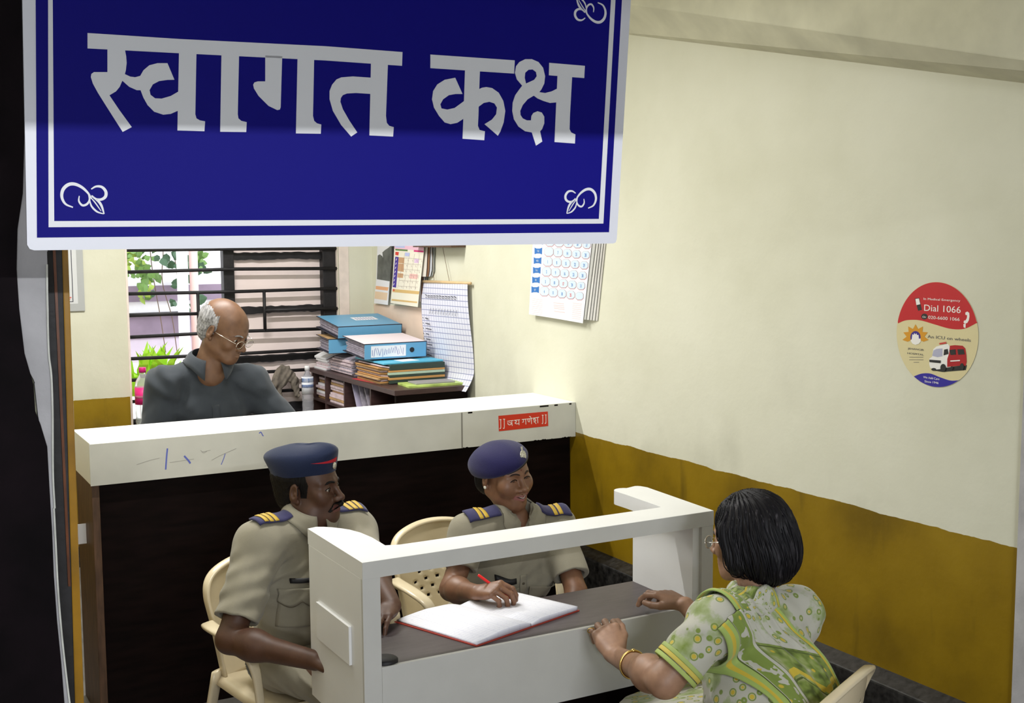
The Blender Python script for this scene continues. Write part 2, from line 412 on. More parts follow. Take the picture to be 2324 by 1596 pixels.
def head_sdf(S, c, R, sc=1, smile=0, male=True, ears=True, jaw=1.0, nw=1.0):
    """c: centre between the ears at eye height; R rows right, forward, up"""
    X = lambda x, y, z: np.array(c)+(R.T @ np.array([x, y, z]))*sc
    E = lambda p, r, k, op='u', Q=None: S.ell(X(*p), np.array(r)*sc, R if Q is None else Q @ R, k*sc, op)
    def tilt(rx=0, ry=0, rz=0):
        return np.array((Matrix.Rotation(rx, 3, 'X') @ Matrix.Rotation(ry, 3, 'Y') @ Matrix.Rotation(rz, 3, 'Z')).transposed())
    E((0, -.022, .040), (.076, .096, .082), .01)                       # skull
    E((0, .030, .030), (.062, .060, .062), .03)                        # forehead
    E((0, .022, -.040), (.062*jaw, .060, .070), .03)                   # face
    for s in (-1, 1):
        S.cone(X(.052*s*jaw, -.012, -.052), X(.022*s, .068, -.094), .020*sc, .017*sc, .03*sc)       # jaw
        E((.040*s, .064, -.026), (.024, .020, .022), .025)             # cheek
        S.cone(X(.012*s, .088, .021), X(.047*s, .066, .020), .0085*sc, .008*sc, .016*sc)            # brow ridge
        E((.044*s, .058, -.008), (.018, .016, .010), .02)
    E((0, .074, -.098), (.020, .018, .016), .025)                      # chin
    E((0, .075, -.062), (.030, .022, .030), .025)                      # muzzle
    for s in (-1, 1): E((.0330*s, .0985, .001), (.0180, .0180, .0130), .014, 's')                    # sockets
    for s in (-1, 1):
        S.ell(X(.0315*s, .0745, .000), np.array((.0152, .0145, .0148))*sc, R, .006*sc)              # lids
        E((.0315*s, .0915, -.0010), (.0142, .011, .0052 if smile else .0056), .003, 's')
    S.cone(X(0, .088, .010), X(0, .110, -.029), .0075*sc, .0100*sc, .014*sc)                         # nose
    E((0, .112, -.032), (.0110*nw, .0100, .0092), .008)
    for s in (-1, 1):
        E((.0130*s*nw, .100, -.0360), (.0088*nw, .0110, .0080), .008)
        E((.0062*s, .108, -.0425), (.0036, .006, .004), .004, 's')
    w_ = .026+.008*smile
    for s in (-1, 1):                                                   # lips
        S.cone(X(0, .0985, -.0590), X(w_*s, .083-.002*smile, -.0625+.006*smile), .0052*sc, .0022*sc, .005*sc)
        S.cone(X(0, .0965, -.0690-.004*smile), X(w_*.9*s, .082, -.0640+.005*smile), .0066*sc, .0025*sc, .006*sc)
    for s in (-1, 1):
        S.cone(X(0, .108, -.0642), X(w_*.92*s, .088, -.0633+.0055*smile), (.0014+.0022*smile)*sc, .0008*sc, .002*sc, 's')
    if smile:
        for s in (-1, 1): S.cone(X(.018*s, .1015, -.040), X(.035*s, .083, -.063), .0013*sc, .0011*sc, .010*sc, 's')
    if ears:
        for s in (-1, 1):
            Q = tilt(rx=math.radians(-12), rz=math.radians(-22*s))
            E((.079*s, -.012, -.004), (.0075, .0185, .031), .006, 'u', Q)
            E((.0865*s, -.009, .001), (.0060, .0105, .0185), .004, 's', Q)
            E((.081*s, -.004, -.006), (.005, .006, .006), .004)
            E((.076*s, -.004, -.030), (.006, .008, .009), .006)
    return X

def hand_sdf(S, wpt, d, n, side, curls, sc=1, splay=1.0, thumb=None, wr_r=.025):
    """wrist point, direction to the knuckles, back-of-hand normal, side=+1 when the thumb lies along d x n"""
    d = nrm(d); n = nrm(np.array(n)-d*(np.array(n) @ d)); s = np.cross(d, n)*side; w0 = np.array(wpt, float); tips = []
    lat = [.0285, .0095, -.0095, -.0275]; fw = [.088, .091, .087, .079]
    ln = [(.043, .026, .021), (.047, .030, .022), (.044, .028, .021), (.034, .021, .019)]; rr = [.0092, .0094, .0089, .0080]
    S.ell(w0+d*.05*sc-n*.004*sc, np.array((.036, .046, .0145))*sc, np.array([s, d, n]), .012*sc)
    for i in range(4):
        kn = w0+(d*fw[i]+s*lat[i])*sc
        S.cone(w0+(s*lat[i]*.45+d*.008)*sc, kn, .0135*sc, .0108*sc, .012*sc)
        a = 0; p = kn; c3 = curls[i] if isinstance(curls[0], (tuple, list)) else curls
        dl = nrm(d+s*lat[i]*3.0*splay)
        for j in range(3):
            a += c3[j]; q = dl*math.cos(a)-n*math.sin(a); p2 = p+q*ln[i][j]*sc
            S.cone(p, p2, rr[i]*sc*(1-.06*j), rr[i]*sc*(.93-.08*j), .0035*sc); p = p2
        tips.append((p, dl*math.cos(a)-n*math.sin(a), dl*math.sin(a)+n*math.cos(a)))
    t = thumb or [(.55, .75, -.35), (.80, .45, -.35), (.9, .2, -.35)]
    p = w0+(d*.022+s*.020-n*.004)*sc
    for j, L_ in enumerate((.046, .034, .027)):
        q = nrm(d*t[j][0]+s*t[j][1]+n*t[j][2]); p2 = p+q*L_*sc
        S.cone(p, p2, (.0145, .0112, .0102)[j]*sc, (.0115, .0102, .0085)[j]*sc, .008*sc if j == 0 else .004*sc); p = p2
    tips.append((p, q, n))
    return w0, d, n, s, tips

def drape(name, sd, org, U, V_, D, fu, n, off, m, parent, th=.0015, uvf=None, disp=None, start=.25):
    """a cloth piece laid on a volume: grid (u, v) in org+U*a+V*b pushed along D until it touches sd, then lifted by off.
    fu(u, v)->(a, b) shapes the outline"""
    nu, nv = n; g = [(i/(nu-1), j/(nv-1)) for j in range(nv) for i in range(nu)]
    ab = np.array([fu(a, b) for a, b in g]); U = nrm(U); V_ = nrm(V_); D = nrm(D)
    P = np.array(org, float)+ab[:, :1]*U+ab[:, 1:]*V_-D*start; t = np.zeros(len(P))
    lift = off if not callable(off) else np.array([off(a, b) for a, b in g])
    for _ in range(60):
        d = sd(P+D*t[:, None])-lift; t = t+np.clip(d, -.02, .04)*.85
    t = np.minimum(t, start+.22)
    Q = P+D*t[:, None]
    if disp is not None: Q = Q-D*np.array([disp(a, b) for a, b in g])[:, None]
    F = [(j*nu+i, j*nu+i+1, (j+1)*nu+i+1, (j+1)*nu+i) for j in range(nv-1) for i in range(nu-1)]
    o = np_mesh(name, Q, np.array(F), m, parent, uv=np.array(g))
    sm = o.modifiers.new('thickness', 'SOLIDIFY'); sm.thickness = th; sm.offset = 0
    return o
# ------------------------------------------------------------------ the rooms
XW, YB = 2.95, 7.17          # right wall plane, back wall plane
struct(box('floor', (-2.6, -2.6, -.1), (3.3, 7.6, 0), M['floor']))
struct(box('ceiling', (-2.6, -2.6, 3.2), (3.3, 7.6, 3.3), M['ceil']))
struct(box('wall_right', (XW, 2.02, 0), (XW+.2, YB+.25, 3.2), M['wall']))
W0, W1, WZ0, WZ1 = 1.418, 2.722, .795, 2.35
struct(MB().box((.05, YB, 0), (W0, YB+.2, 3.2)).box((W1, YB, 0), (XW+.2, YB+.2, 3.2)).box((W0, YB, 0), (W1, YB+.2, WZ0)).box((W0, YB, WZ1), (W1, YB+.2, 3.2)).make('wall_back', M['wall']))
struct(box('wall_left', (.05, 2.25, 0), (.25, YB, 3.2), M['wall']))
# hall side, with the deep boxed beam that shades the top of the sign
struct(box('trim_hall_beam', (-2.6, .55, 2.222), (1.62, .8, 3.2), M['hall']))
struct(MB().box((-2.6, 2.05, 0), (.27, 2.2, 3.2)).box((.27, 2.05, 2.62), (3.1, 2.25, 3.2)).make('wall_front', M['cream']))
struct(box('wall_hall_left', (-2.7, -2.6, 0), (-2.6, 2.2, 3.2), M['hall']))
struct(box('wall_hall_back', (-2.6, -2.7, 0), (3.3, -2.6, 3.2), M['hall']))
struct(box('wall_hall_right', (3.15, -2.6, 0), (3.3, 2.02, 3.2), M['hall']))
# rough pilaster where the wall ends, right edge of the picture
struct(fixn(mesh('trim_pilaster', *(lambda a: (a, [(0, 3, 2, 1), (4, 5, 6, 7), (0, 1, 5, 4), (1, 2, 6, 5), (2, 3, 7, 6), (3, 0, 4, 7)]))
    ([(2.905, 2.13, 0), (3.15, 2.0, 0), (3.15, 2.26, 0), (2.925, 2.26, 0), (2.925, 2.13, 2.62), (3.15, 2.0, 2.62), (3.15, 2.26, 2.62), (2.94, 2.26, 2.62)]), M['plaster'])))
# sloping beam under the stair flight along the right wall
i0, i1 = onx(1425, 82, XW+.02), onx(2324, 193, XW+.02); o0, o1_ = onx(1430, 10, XW-.17), onx(2324, 138, XW-.17)
dI, dO = i1-i0, o1_-o0; a, b = i0-dI*.45, i1+dI*.30; a2, b2 = o0-dO*.45, o1_+dO*.30; up = vec(0, 0, .6)
struct(MB().add([a, b, b2, a2, a+up, b+up, b2+up, a2+up], [(0, 1, 2, 3), (4, 7, 6, 5), (0, 4, 5, 1), (1, 5, 6, 2), (2, 6, 7, 3), (3, 7, 4, 0)]).make('trim_stair_beam', mat('beam_plaster', (.62, .60, .46), .85, var=.12, scale=6, bump=.5, bscale=14), bev=.004))
# black granite ledge at the foot of the right wall
struct(MB().prism([(XW+.01, 2.1, 0), (XW-.07, 2.1, 0), (XW-.07, 2.1, .43), (XW+.01, 2.1, .455)], (0, 5.06, 0)).make('baseboard_right', M['stone'], bev=.006))
struct(MB().box((.25, YB-.03, 0), (W1, YB, .12)).make('baseboard_back', M['stone'], bev=.003))

# door surround on the left: black stained board with its paint torn away, black frame, ochre edge
pl = Plane((0, 2.05, 0), (1, 0, 0), (0, 0, 1))
edge_px = [(56, -40), (52, 300), (48, 440), (36, 520), (34, 610), (40, 700), (52, 800), (72, 870), (76, 930), (88, 960), (103, 1010), (108, 1100), (114, 1200), (118, 1300), (125, 1400), (135, 1500), (146, 1640)]
out = [pl.uv(x, y) for x, y in edge_px]
zt, zb = 2.62, .0
poly = [(out[0][0], zt)]+out+[(out[-1][0]+.004, zb), (-2.6, zb), (-2.6, zt)]
struct(flat('trim_black_board', [(poly[::-1], [])], pl, .001, .02, M['blackboard']))
whites = [[(60, 560), (104, 565), (108, 700), (109, 812), (114, 850), (112, 900), (116, 950), (104, 935), (92, 905), (74, 860), (48, 812), (38, 700), (30, 560)],
          [(76, 868), (112, 868), (115, 930), (117, 1000), (119, 1080), (121, 1150), (124, 1240), (130, 1330), (139, 1440), (150, 1550), (160, 1640), (140, 1640), (128, 1500), (118, 1400), (110, 1300), (106, 1200), (100, 1100), (95, 1010), (84, 940)]]
struct(flat('trim_bare_plaster', [([pl.uv(x, y) for x, y in w_][::-1], []) for w_ in whites]+[([(.27, zt), (.2, zt), (.2, 1.88), (.28, 1.88)], [])], pl, .0, .012, M['plaster']))
struct(flat('trim_peeling_edge', [q for w_ in ([(104, 600), (106, 700), (107, 800), (115, 850), (116, 930), (117, 1000), (119, 1080), (121, 1150)], [(121, 1150), (124, 1240), (130, 1330), (139, 1440), (150, 1550), (159, 1630)])
                               for q in ribbon([pl.uv(x+random.uniform(-2, 2), y) for x, y in w_], .0028)], pl, .012, .004, M['peel']))
fr = thing('door_frame', (.31, 2.2, 0), 'tall black wooden door frame with an ochre edge beside the torn black board', 'door frame')
pts = [ony(x, y, 2.2) for x, y in ((96, -60), (124, -60), (171, 1596), (118, 1596))]
lo = [pts[3]+(pts[3]-pts[0])*.62, pts[2]+(pts[2]-pts[1])*.62]
MB().prism([pts[0], lo[0], lo[1], pts[1]], (0, .06, 0)).make('frame_post', M['black'], fr, bev=.002)
g0 = [ony(x, y, 2.2) for x, y in ((122, -60), (133, -60), (191, 1596), (170, 1596))]
lo = [g0[3]+(g0[3]-g0[0])*.62, g0[2]+(g0[2]-g0[1])*.62]
MB().prism([g0[0], lo[0], lo[1], g0[1]], (0, .045, 0)).make('ochre_edge', M['ochre'], fr, bev=.002)
g0 = [ony(x, y, 2.2) for x, y in ((119, 560), (125, 560), (160, 1330), (154, 1330))]
MB().prism([g0[0]-vec(0, .004, 0), g0[3]-vec(0, .004, 0), g0[2]-vec(0, .004, 0), g0[1]-vec(0, .004, 0)], (0, .02, 0)).make('varnish_strip', M['redwood'], fr)

# ------------------------------------------------------------------ window in the back wall
win = thing('window_1', (2.07, YB, WZ0), None, None); tag(win, kind='structure')
g = MB(); yg = 7.2
def bar(x0, x1, z, r=.0085): return ([(x0, yg, z), (x1, yg, z)], r)
for k in range(-4, 9):
    z = 1.831-.1275*k
    segs = [(W0, W1)] if k != 3 else [(W0, 1.83), (2.24, W1)]
    for x0, x1 in segs:
        sag = .006*math.sin(k*2.1)
        MB().tube([(x0, yg, z), ((x0+x1)/2, yg, z+sag), (x1, yg, z-.004)], .0105, 8).make('grille_bar', M['black'], win, True)
for x in (1.83, 2.24): MB().tube([(x, yg, 1.831-.255), (x, yg, 1.831-.51)], .0105, 8).make('grille_strut', M['black'], win, True)
MB().box((W0, 7.24, WZ0), (2.0, 7.28, WZ0+.03)).box((2.0, 7.235, WZ0), (2.068, 7.30, WZ1)).box((2.632, 7.215, WZ0), (2.722, 7.31, WZ1)).box((2.068, 7.24, WZ1-.04), (2.632, 7.3, WZ1)).make('window_frame', M['black'], win, bev=.004)
zs = [WZ0, .834, 1.145, 1.45, 1.785, 2.1, WZ1]
for k in range(1, 6):
    z = zs[k]
    v = []; n_ = 24
    for i in range(n_+1): v.append((2.068+.564*i/n_, 7.245, z-.018-random.random()*.008))
    for i in range(n_, -1, -1): v.append((2.068+.564*i/n_, 7.245, z+.018+random.random()*.007))
    MB().prism(v, (0, .05, 0)).make('sash_rail', M['black'], win)
for k in range(6):
    MB().box((2.068, 7.275, zs[k]), (2.632, 7.283, zs[k+1])).make('frosted_pane', M['pink'], win)
struct(MB().box((W1-.004, YB+.02, WZ0), (W1+.012, YB+.2, WZ1)).make('trim_window_reveal', mat('pinkish_reveal_plaster', (.72, .63, .57), .8, var=.08, scale=20)))
struct(box('trim_window_sill', (W0, YB-.02, WZ0-.03), (W1, YB+.2, WZ0), mat('worn_sill', (.42, .33, .26), .7, var=.3, scale=14)))

struct(MB().box((W1, YB-.003, WZ0), (W1+.066, YB, WZ1)).box((W0-.012, YB-.003, WZ0), (W0, YB, WZ1)).make('trim_window_surround', mat('pinkish_white_plaster', (.76, .66, .60), .8, var=.08, scale=20)))
# outdoors seen through the grille
bl = thing('building', (1.2, 10.6, 0), 'pale lilac building across the yard seen through the window bars', 'building')
mw = mat('white_render', (.85, .84, .87), .9, var=.04); ml = mat('lilac_render', (.22, .17, .23), .9, var=.12, scale=6); ml2 = mat('pale_lilac_render', (.50, .44, .53), .9, var=.06)
def zo(y, Y=10.6): return ony(400, y, Y)[2]
MB().box((-.5, 10.6, -.1), (4.6, 11.0, 4.2)).make('wall', mw, bl)
MB().box((.9, 10.56, zo(682)), (3.0, 10.61, zo(647))).make('ledge_band', ml, bl)
MB().box((-.5, 10.52, zo(712)), (4.6, 10.61, zo(707))).make('dark_ledge', M['black'], bl)
MB().box((-.5, 10.56, zo(765)), (4.6, 10.61, zo(712))).make('wall_band', ml, bl)
MB().box((-.5, 10.57, zo(815)), (4.6, 10.61, zo(765))).make('lower_band', ml2, bl)
px = ony(423, 640, 9.9)[0]
pp = thing('drain_pipe', (px, 9.9, 0), 'pink and white drain pipe standing outside the window', 'pipe')
MB().tube([(px-.03, 9.9, -.1), (px-.03, 9.9, 3.6)], .045, 14).make('white_pipe', mw, pp, True)
MB().tube([(px+.07, 9.93, -.1), (px+.07, 9.93, 3.6)], .035, 14).make('pink_pipe', mat('pink_pipe_paint', (.72, .50, .47), .6), pp, True)
struct(box('trim_yard_ground', (-3, 7.45, -.1), (7, 12, 0), mat('yard_earth', (.35, .31, .27), .95, var=.2)))
mleaf = [mat('leaf_green', (.10, .20, .04), .5), mat('leaf_dark_green', (.035, .085, .04), .5), mat('leaf_lime', (.25, .36, .05), .5)]
def leafs(name, spots, m, parent, size=.07, hang=True):
    mb = MB(); 
    for (x, y, z) in spots:
        s_ = size*random.uniform(.6, 1.25); a = random.uniform(0, 2*PI); t = random.uniform(-.6, .6)
        R = Matrix.Rotation(a, 3, 'Y') @ Matrix.Rotation(t, 3, 'X') @ Matrix.Rotation(random.uniform(-.8, .8), 3, 'Z')
        o_ = [(0, 0, 0), (-.5, .04, -.28), (-.42, .02, -.7), (0, 0, -1.15), (.42, .02, -.7), (.5, .04, -.28), (0, -.05, -.5)]
        vs = [tuple(Vector((x, y, z))+R @ Vector(q)*s_) for q in o_]
        mb.add(vs, [(0, 1, 6), (1, 2, 6), (2, 3, 6), (3, 4, 6), (4, 5, 6), (5, 0, 6)])
    return mb.make(name, m, parent)
def pixspots(cells, Y):
    out = []
    for (x, y, r, n) in cells:
        for _ in range(n):
            p = ony(x+random.gauss(0, r), y+random.gauss(0, r), Y+random.uniform(-.12, .12)); out.append(tuple(p))
    return out
vine = thing('climbing_vine', (1.9, 10.5, 3.2), 'leafy green vine hanging down outside the window at upper left', 'vine')
for m_, cells in ((mleaf[0], [(320, 585, 13, 22), (330, 610, 12, 14), (312, 625, 8, 6), (325, 640, 9, 8), (330, 668, 5, 4), (450, 590, 12, 9), (460, 600, 8, 4)]),
                  (mleaf[1], [(372, 580, 10, 9), (395, 588, 9, 9), (360, 570, 10, 6), (448, 597, 10, 6), (455, 624, 8, 3), (440, 690, 8, 8), (398, 648, 6, 4), (395, 682, 5, 3), (400, 520, 60, 40)]),
                  (mleaf[2], [(305, 590, 14, 14), (330, 655, 8, 6), (322, 675, 4, 3)])):
    leafs('leaves', pixspots(cells, 10.38), m_, vine, .065)
for q in range(3):
    x0 = 350+q*26
    MB().tube(smooth_line([ony(x0-14, 440, 10.59), ony(x0-10+random.uniform(-5, 5), 560, 10.45), ony(x0+random.uniform(-8, 8), 640, 10.4), ony(x0+14, 720, 10.4), ony(x0+26, 800, 10.42)]), .004, 5).make('stem', mat('vine_stem', (.12, .08, .05), .8), vine)
gp = thing('potted_grass', (1.5, 7.6, 0), 'bright lime green leafy plant outside below the window', 'plant')
mb = MB()
for k in range(46):
    a = ony(300+random.uniform(0, 95), 900, 7.7+random.uniform(-.1, .15)); h_ = random.uniform(.18, .36); lx = random.uniform(-.14, .14)
    c_ = a+vec(lx*.4, 0, h_*.7); e = a+vec(lx, random.uniform(-.04, .04), h_)
    mb.add([a-vec(.014, 0, 0), a+vec(.014, 0, 0), c_+vec(.020, 0, 0), e, c_-vec(.020, 0, 0)], [(0, 1, 2, 4), (4, 2, 3)])
mb.make('blades', mat('lime_leaf', (.34, .62, .03), .5), gp)
MB().lathe((1.6, 7.72, .0), [(.16, 0), (.2, .52), (.21, .52), (.21, .56), (.17, .56)]).make('pot', mat('terracotta', (.35, .16, .09), .8), gp, True)

# ------------------------------------------------------------------ lamps (above the frame)
def tube_lamp(loc, label, light, rz=0):
    t = thing('tube_light', loc, label, 'light')
    x, y, z = loc
    MB().box((x-.64, y-.03, z+.03), (x+.64, y+.03, z+.075)).make('batten', mat('white_enamel', (.8, .8, .8), .4), t, bev=.004)
    MB().tube([(x-.6, y, z), (x+.6, y, z)], .013, 12).make('glass_tube', mat('lit_tube', (1, .99, .95), .4, emit=7), t, True)
    for s in (-1, 1): MB().box((x+s*.61-.012, y-.014, z-.018), (x+s*.61+.012, y+.014, z+.035)).make('end_socket', M['white'], t)
    MB().box((x-.01, y-.01, z+.07), (x+.01, y+.01, 3.2)).make('hanging_rod', M['steel'], t)
    light.parent = t; light.matrix_parent_inverse = t.matrix_world.inverted(); light.location.z = z-.02
tube_lamp((1.35, 5.55, 2.9), 'fluorescent tube hanging over the back office behind the counter', L_DESK)
tube_lamp((.7, -1.3, 2.49), 'fluorescent tube in the entrance hall', L_HALL)
tube_lamp((1.2, 3.6, 2.95), 'fluorescent tube hanging above the reception booth', L_WALL)

wl = thing('fill_lamp', (-.6, -2.59, 1.9), 'added square fill lamp on the unseen back wall of the entrance hall', 'light')  # made-up fitting for the added fill light, out of view
MB().box((-.88, -2.6, 1.72), (-.32, -2.56, 2.08)).make('back_plate', M['white'], wl, bev=.004)
MB().box((-.86, -2.56, 1.74), (-.34, -2.53, 2.06)).make('fill_diffuser', mat('lit_fill', (.9, .95, 1), .4, emit=3), wl, bev=.01)
L_FILL.parent = wl; L_FILL.matrix_parent_inverse = wl.matrix_world.inverted()
# ------------------------------------------------------------------ long counter
ct = thing('long_counter', (.77, 4.71, 0), 'long counter with thick white top and black front across the room', 'counter')
CZ, CB = 1.12, .956
MB().box((.768, 4.71, CB), (2.949, 5.105, CZ)).make('white_top', M['countertop'], ct, bev=.002)
MB().box((.764, 4.706, CB+.001), (2.9485, 4.7095, CZ-.0015)).make('front_edge_strip', mat('worn_white_edge_laminate', (.56, .555, .50), .45, var=.12, scale=3.5), ct)
MB().box((.80, 4.752, 0), (2.945, 4.79, CB)).make('front_panel', M['darkwood'], ct)
MB().box((.771, 4.735, 0), (.80, 5.09, CB)).make('end_panel', M['brownwood'], ct, bev=.002)
MB().box((.80, 4.79, .08), (2.945, 5.06, .10)).box((.80, 4.79, .5), (2.945, 5.06, .52)).make('shelf', M['darkwood'], ct)
cp = Plane((.764, 4.7058, 0), (1, 0, 0), (0, 0, 1))
flat('seam', [rect(*[cp.uv(x, 980)[0] for x in (1047, 1050)], CB+.002, CZ-.003)], cp, 0, .0004, mat('grey_seam', (.22, .21, .18), .8), ct)
for s, wd in (([(380, 1018), (378, 1038), (376, 1066)], .006), ([(418, 1035), (428, 1046), (432, 1052)], .007), ([(588, 984), (592, 981), (596, 988), (598, 990)], .004), ([(502, 1055), (508, 1040), (511, 1030)], .003)):
    flat('pen_mark', ribbon([cp.uv(x, y) for x, y in s], wd), cp, 0, .0004, mat('ballpoint_mark', (.12, .15, .5), .6), ct)
for s in ([(310, 1055), (340, 1045), (362, 1040)], [(385, 1050), (440, 1042)], [(480, 1045), (500, 1034), (536, 1018)], [(455, 1022), (462, 1028), (470, 1024)], [(458, 1026), (478, 1022)], [(600, 1058), (660, 1050)]):
    flat('scratch_mark', ribbon([cp.uv(x, y) for x, y in s], .0018), cp, 0, .0004, mat('faint_scratch', (.36, .35, .32), .8), ct)
chips = []
for (x0, x1, y) in ((1225, 1245, 919.5), (1258, 1266, 917), (1292, 1297, 914), (1062, 1072, 935)):
    a, b = cp.uv(x0, y), cp.uv(x1, y); chips.append(rect(a[0], b[0], CZ-.010, CZ-.003))
for k in range(22):
    a = cp.uv(1010+random.random()**.6*285, 1000); w_ = random.uniform(.004, .02); h_ = random.uniform(.0015, .004); chips.append(([(a[0], CB+.001), (a[0]+w_, CB+.001), (a[0]+w_*.7, CB+.001+h_), (a[0]+w_*.3, CB+.001+h_*.8)], []))
for ch_ in chips: flat('edge_chip', [ch_], cp, 0, .0004, M['darkwood'], ct)
tag(box('white_card', (.737, 4.9, .69), (.771, 4.905, .77), M['paper']), 'small white card sticking out beside the end of the long counter', 'card')
# red devotional sticker || जय गणेश ||
q = [cp.uv(*p) for p in ((1131, 944), (1243, 934), (1244, 967), (1132, 979))]
st = thing('counter_sticker', tuple(cp.p(*q[3])), 'small red sticker with white Devanagari prayer on the counter edge', 'sticker')
flat('sticker_film', [(q[::-1], [])], cp, .0004, .0008, mat('red_sticker', (.62, .035, .012), .4), st)
def zs_(pts): return [cp.uv(1000+x*.1463, 900+y*.1463) for x, y in pts]
J = [[(912, 358), (940, 360)], [(930, 360), (930, 488), (912, 494)], [(966, 352), (996, 354)], [(984, 354), (984, 488), (966, 490)],
     [(1032, 385), (1128, 372)], [(1100, 378), (1108, 456)], [(1040, 400), (1045, 432), (1075, 440), (1100, 420)], [(1060, 405), (1080, 408), (1100, 412)],
     [(1138, 370), (1228, 360)], [(1210, 362), (1214, 444)], [(1150, 375), (1175, 385), (1165, 402), (1150, 412), (1175, 425), (1210, 420)],
     [(1256, 358), (1330, 350)], [(1280, 358), (1282, 395), (1264, 400)], [(1316, 352), (1320, 434)],
     [(1335, 350), (1420, 340)], [(1352, 350), (1355, 385), (1375, 392), (1382, 348)], [(1404, 342), (1408, 428)], [(1372, 308), (1392, 318), (1404, 342)],
     [(1425, 338), (1522, 322)], [(1456, 338), (1440, 350), (1440, 366), (1456, 368), (1466, 354), (1456, 340)], [(1464, 358), (1474, 374), (1462, 388), (1438, 392)], [(1450, 391), (1464, 404), (1480, 424)], [(1500, 328), (1506, 414)],
     [(1568, 290), (1594, 292)], [(1582, 292), (1582, 412), (1566, 418)], [(1616, 284), (1640, 286)], [(1630, 286), (1630, 408), (1614, 416)]]
flat('lettering', sum([ribbon(zs_(s), .0030) for s in J], []), cp, .0013, .0005, mat('white_print', (.85, .84, .78), .5), st)

# ------------------------------------------------------------------ reception booth
bt = thing('reception_booth', (1.72, 2.88, 0), 'white laminate reception booth with open window and dark desk top', 'desk')
YF, YK, XL, XR, ZT = 2.876, 3.298, 1.139, 2.306, 1.046
XI = 1.190; XJ = 2.236
MB().box((XL, YF+.012, .543), (XI, YK, ZT-.046)).make('side_panel', M['white'], bt, bev=.0015)
MB().box((XJ, YF+.012, .543), (XR, 3.212, ZT-.046)).make('side_panel', M['white'], bt, bev=.0015)
def slab(pts, z0, z1): return MB().prism([(x, y, z0) for x, y in pts], (0, 0, z1-z0))
arc = [onz(x, y, ZT) for x, y in ((717, 1196), (735, 1196), (753, 1197), (775, 1199.5), (794, 1202.5), (818, 1209), (844, 1220), (860, 1229.5), (874, 1238))]
slab([(XL, YF), (1.30, YF), (1.30, 2.996)]+[(p[0], p[1]) for p in arc[::-1]]+[(XL, 3.302)], ZT-.046, ZT).make('wing_top', M['white'], bt)
rc = [(2.238+.036*math.cos(t), 3.262+.036*math.sin(t)) for t in np.linspace(PI*.25, PI*1.0, 8)]
slab([(2.18, YF), (XR, YF), (2.330, 3.262)]+[(2.306+.02*math.cos(t), 3.27+.03*math.sin(t)) for t in np.linspace(.2, PI/2, 4)]+rc+[(2.203, 3.2), (2.196, 3.0), (2.18, 2.996)], ZT-.046, ZT).make('wing_top', M['white'], bt)
MB().box((1.30, YF, ZT-.046), (2.18, 2.996, ZT)).make('top_rail', M['white'], bt)
MB().box((XL, YF, .543), (XI, YF+.012, ZT-.046)).make('front_post', M['lam'], bt, bev=.001)
MB().box((2.262, YF, .543), (XR, YF+.012, ZT-.046)).make('front_post', M['lam'], bt, bev=.001)
MB().box((XL, YF-.0015, ZT-.046), (XR, YF, ZT-.0005)).make('rail_facing', M['lam'], bt)
MB().box((XI, YF-.001, .543), (2.262, YF+.012, .752)).make('front_panel', M['lam'], bt, bev=.001)
MB().box((XI, YF+.012, .722), (XJ, 3.212, .747)).make('desk_top', M['desk'], bt, bev=.001)
MB().box((XI, YF+.06, 0), (XJ+.02, YF+.08, .722)).box((XI+.0, YF+.08, 0), (XI+.02, 3.15, .722)).box((XJ-.0, YF+.08, 0), (XJ+.02, 3.15, .722)).make('dark_base', M['darkwood'], bt)
MB().box((XL-.008, 2.963, .740), (XL, 3.222, .8485)).make('raised_plate', M['white'], bt, bev=.001)
tag(MB().lathe((1.215, 2.915, .747), [(.034, 0), (.036, .004), (.036, .012), (.030, .016), (.001, .016)], 28).make('jar_lid', M['black'], None, True), 'small black lid lying in the near left corner of the desk', 'lid')
# ------------------------------------------------------------------ hanging sign
a_ = math.radians(4.9)
sg = Plane((.2, 1.8, 1.88), (math.cos(a_), -math.sin(a_), 0), (0, 0, 1))
def sA(x, y): return sg.uv(x*.376, y*.376)
def sB(x, y): return sg.uv(740+x*.376, y*.376)
def ext(p, q, y):   # run the line p-q (picture) up to height y
    t = (y-p[1])/(q[1]-p[1]); return (p[0]+(q[0]-p[0])*t, y)
sign = thing('hanging_sign', tuple(sg.p(.5, 0)), 'large blue and white hanging sign with Devanagari lettering at upper left', 'sign')
mW = mat('sign_white', (.76, .76, .82), .35, spec=.4); mB = mat('sign_blue', (.006, .0045, .20), .55, spec=.08); mG = mat('sign_letter_white', (.78, .78, .80), .4)
def quadA(l0, l1, r1, r0, yt):
    bl = sA(*l1); br = sB(*r1); tl = sA(*ext(l0, l1, yt)); tr = sB(*ext(r0, r1, yt))
    return [bl, br, tr, tl]
Q0 = quadA((135, 0), (165, 1512), (1752, 1470), (1840, 0), -420)
c0 = [np.array(q) for q in Q0]
rb = [c0[0]+vec(0, .008), c0[0]+vec(.003, .002), c0[0]+vec(.009, 0), c0[1]-vec(.006, 0), c0[1]+vec(-.001, .002), c0[1]+vec(.001, .008), c0[2], c0[3]]
bo = flat('sign_board', [([tuple(q) for q in rb], [])], sg, -.018, .018, mW, sign)
flat('blue_panel', [(quadA((215, 0), (223, 1435), (1707, 1402), (1785, 0), -340), [])], sg, 0, .0006, mB, sign)
flat('inner_line', [(quadA((290, 0), (293, 1372), (1672, 1350), (1745, 0), -270), [quadA((318, 0), (327, 1335), (1645, 1322), (1718, 0), -236)])], sg, .0006, .0005, mG, sign)
A_ = lambda L: ([sA(*p) for p in L], [])
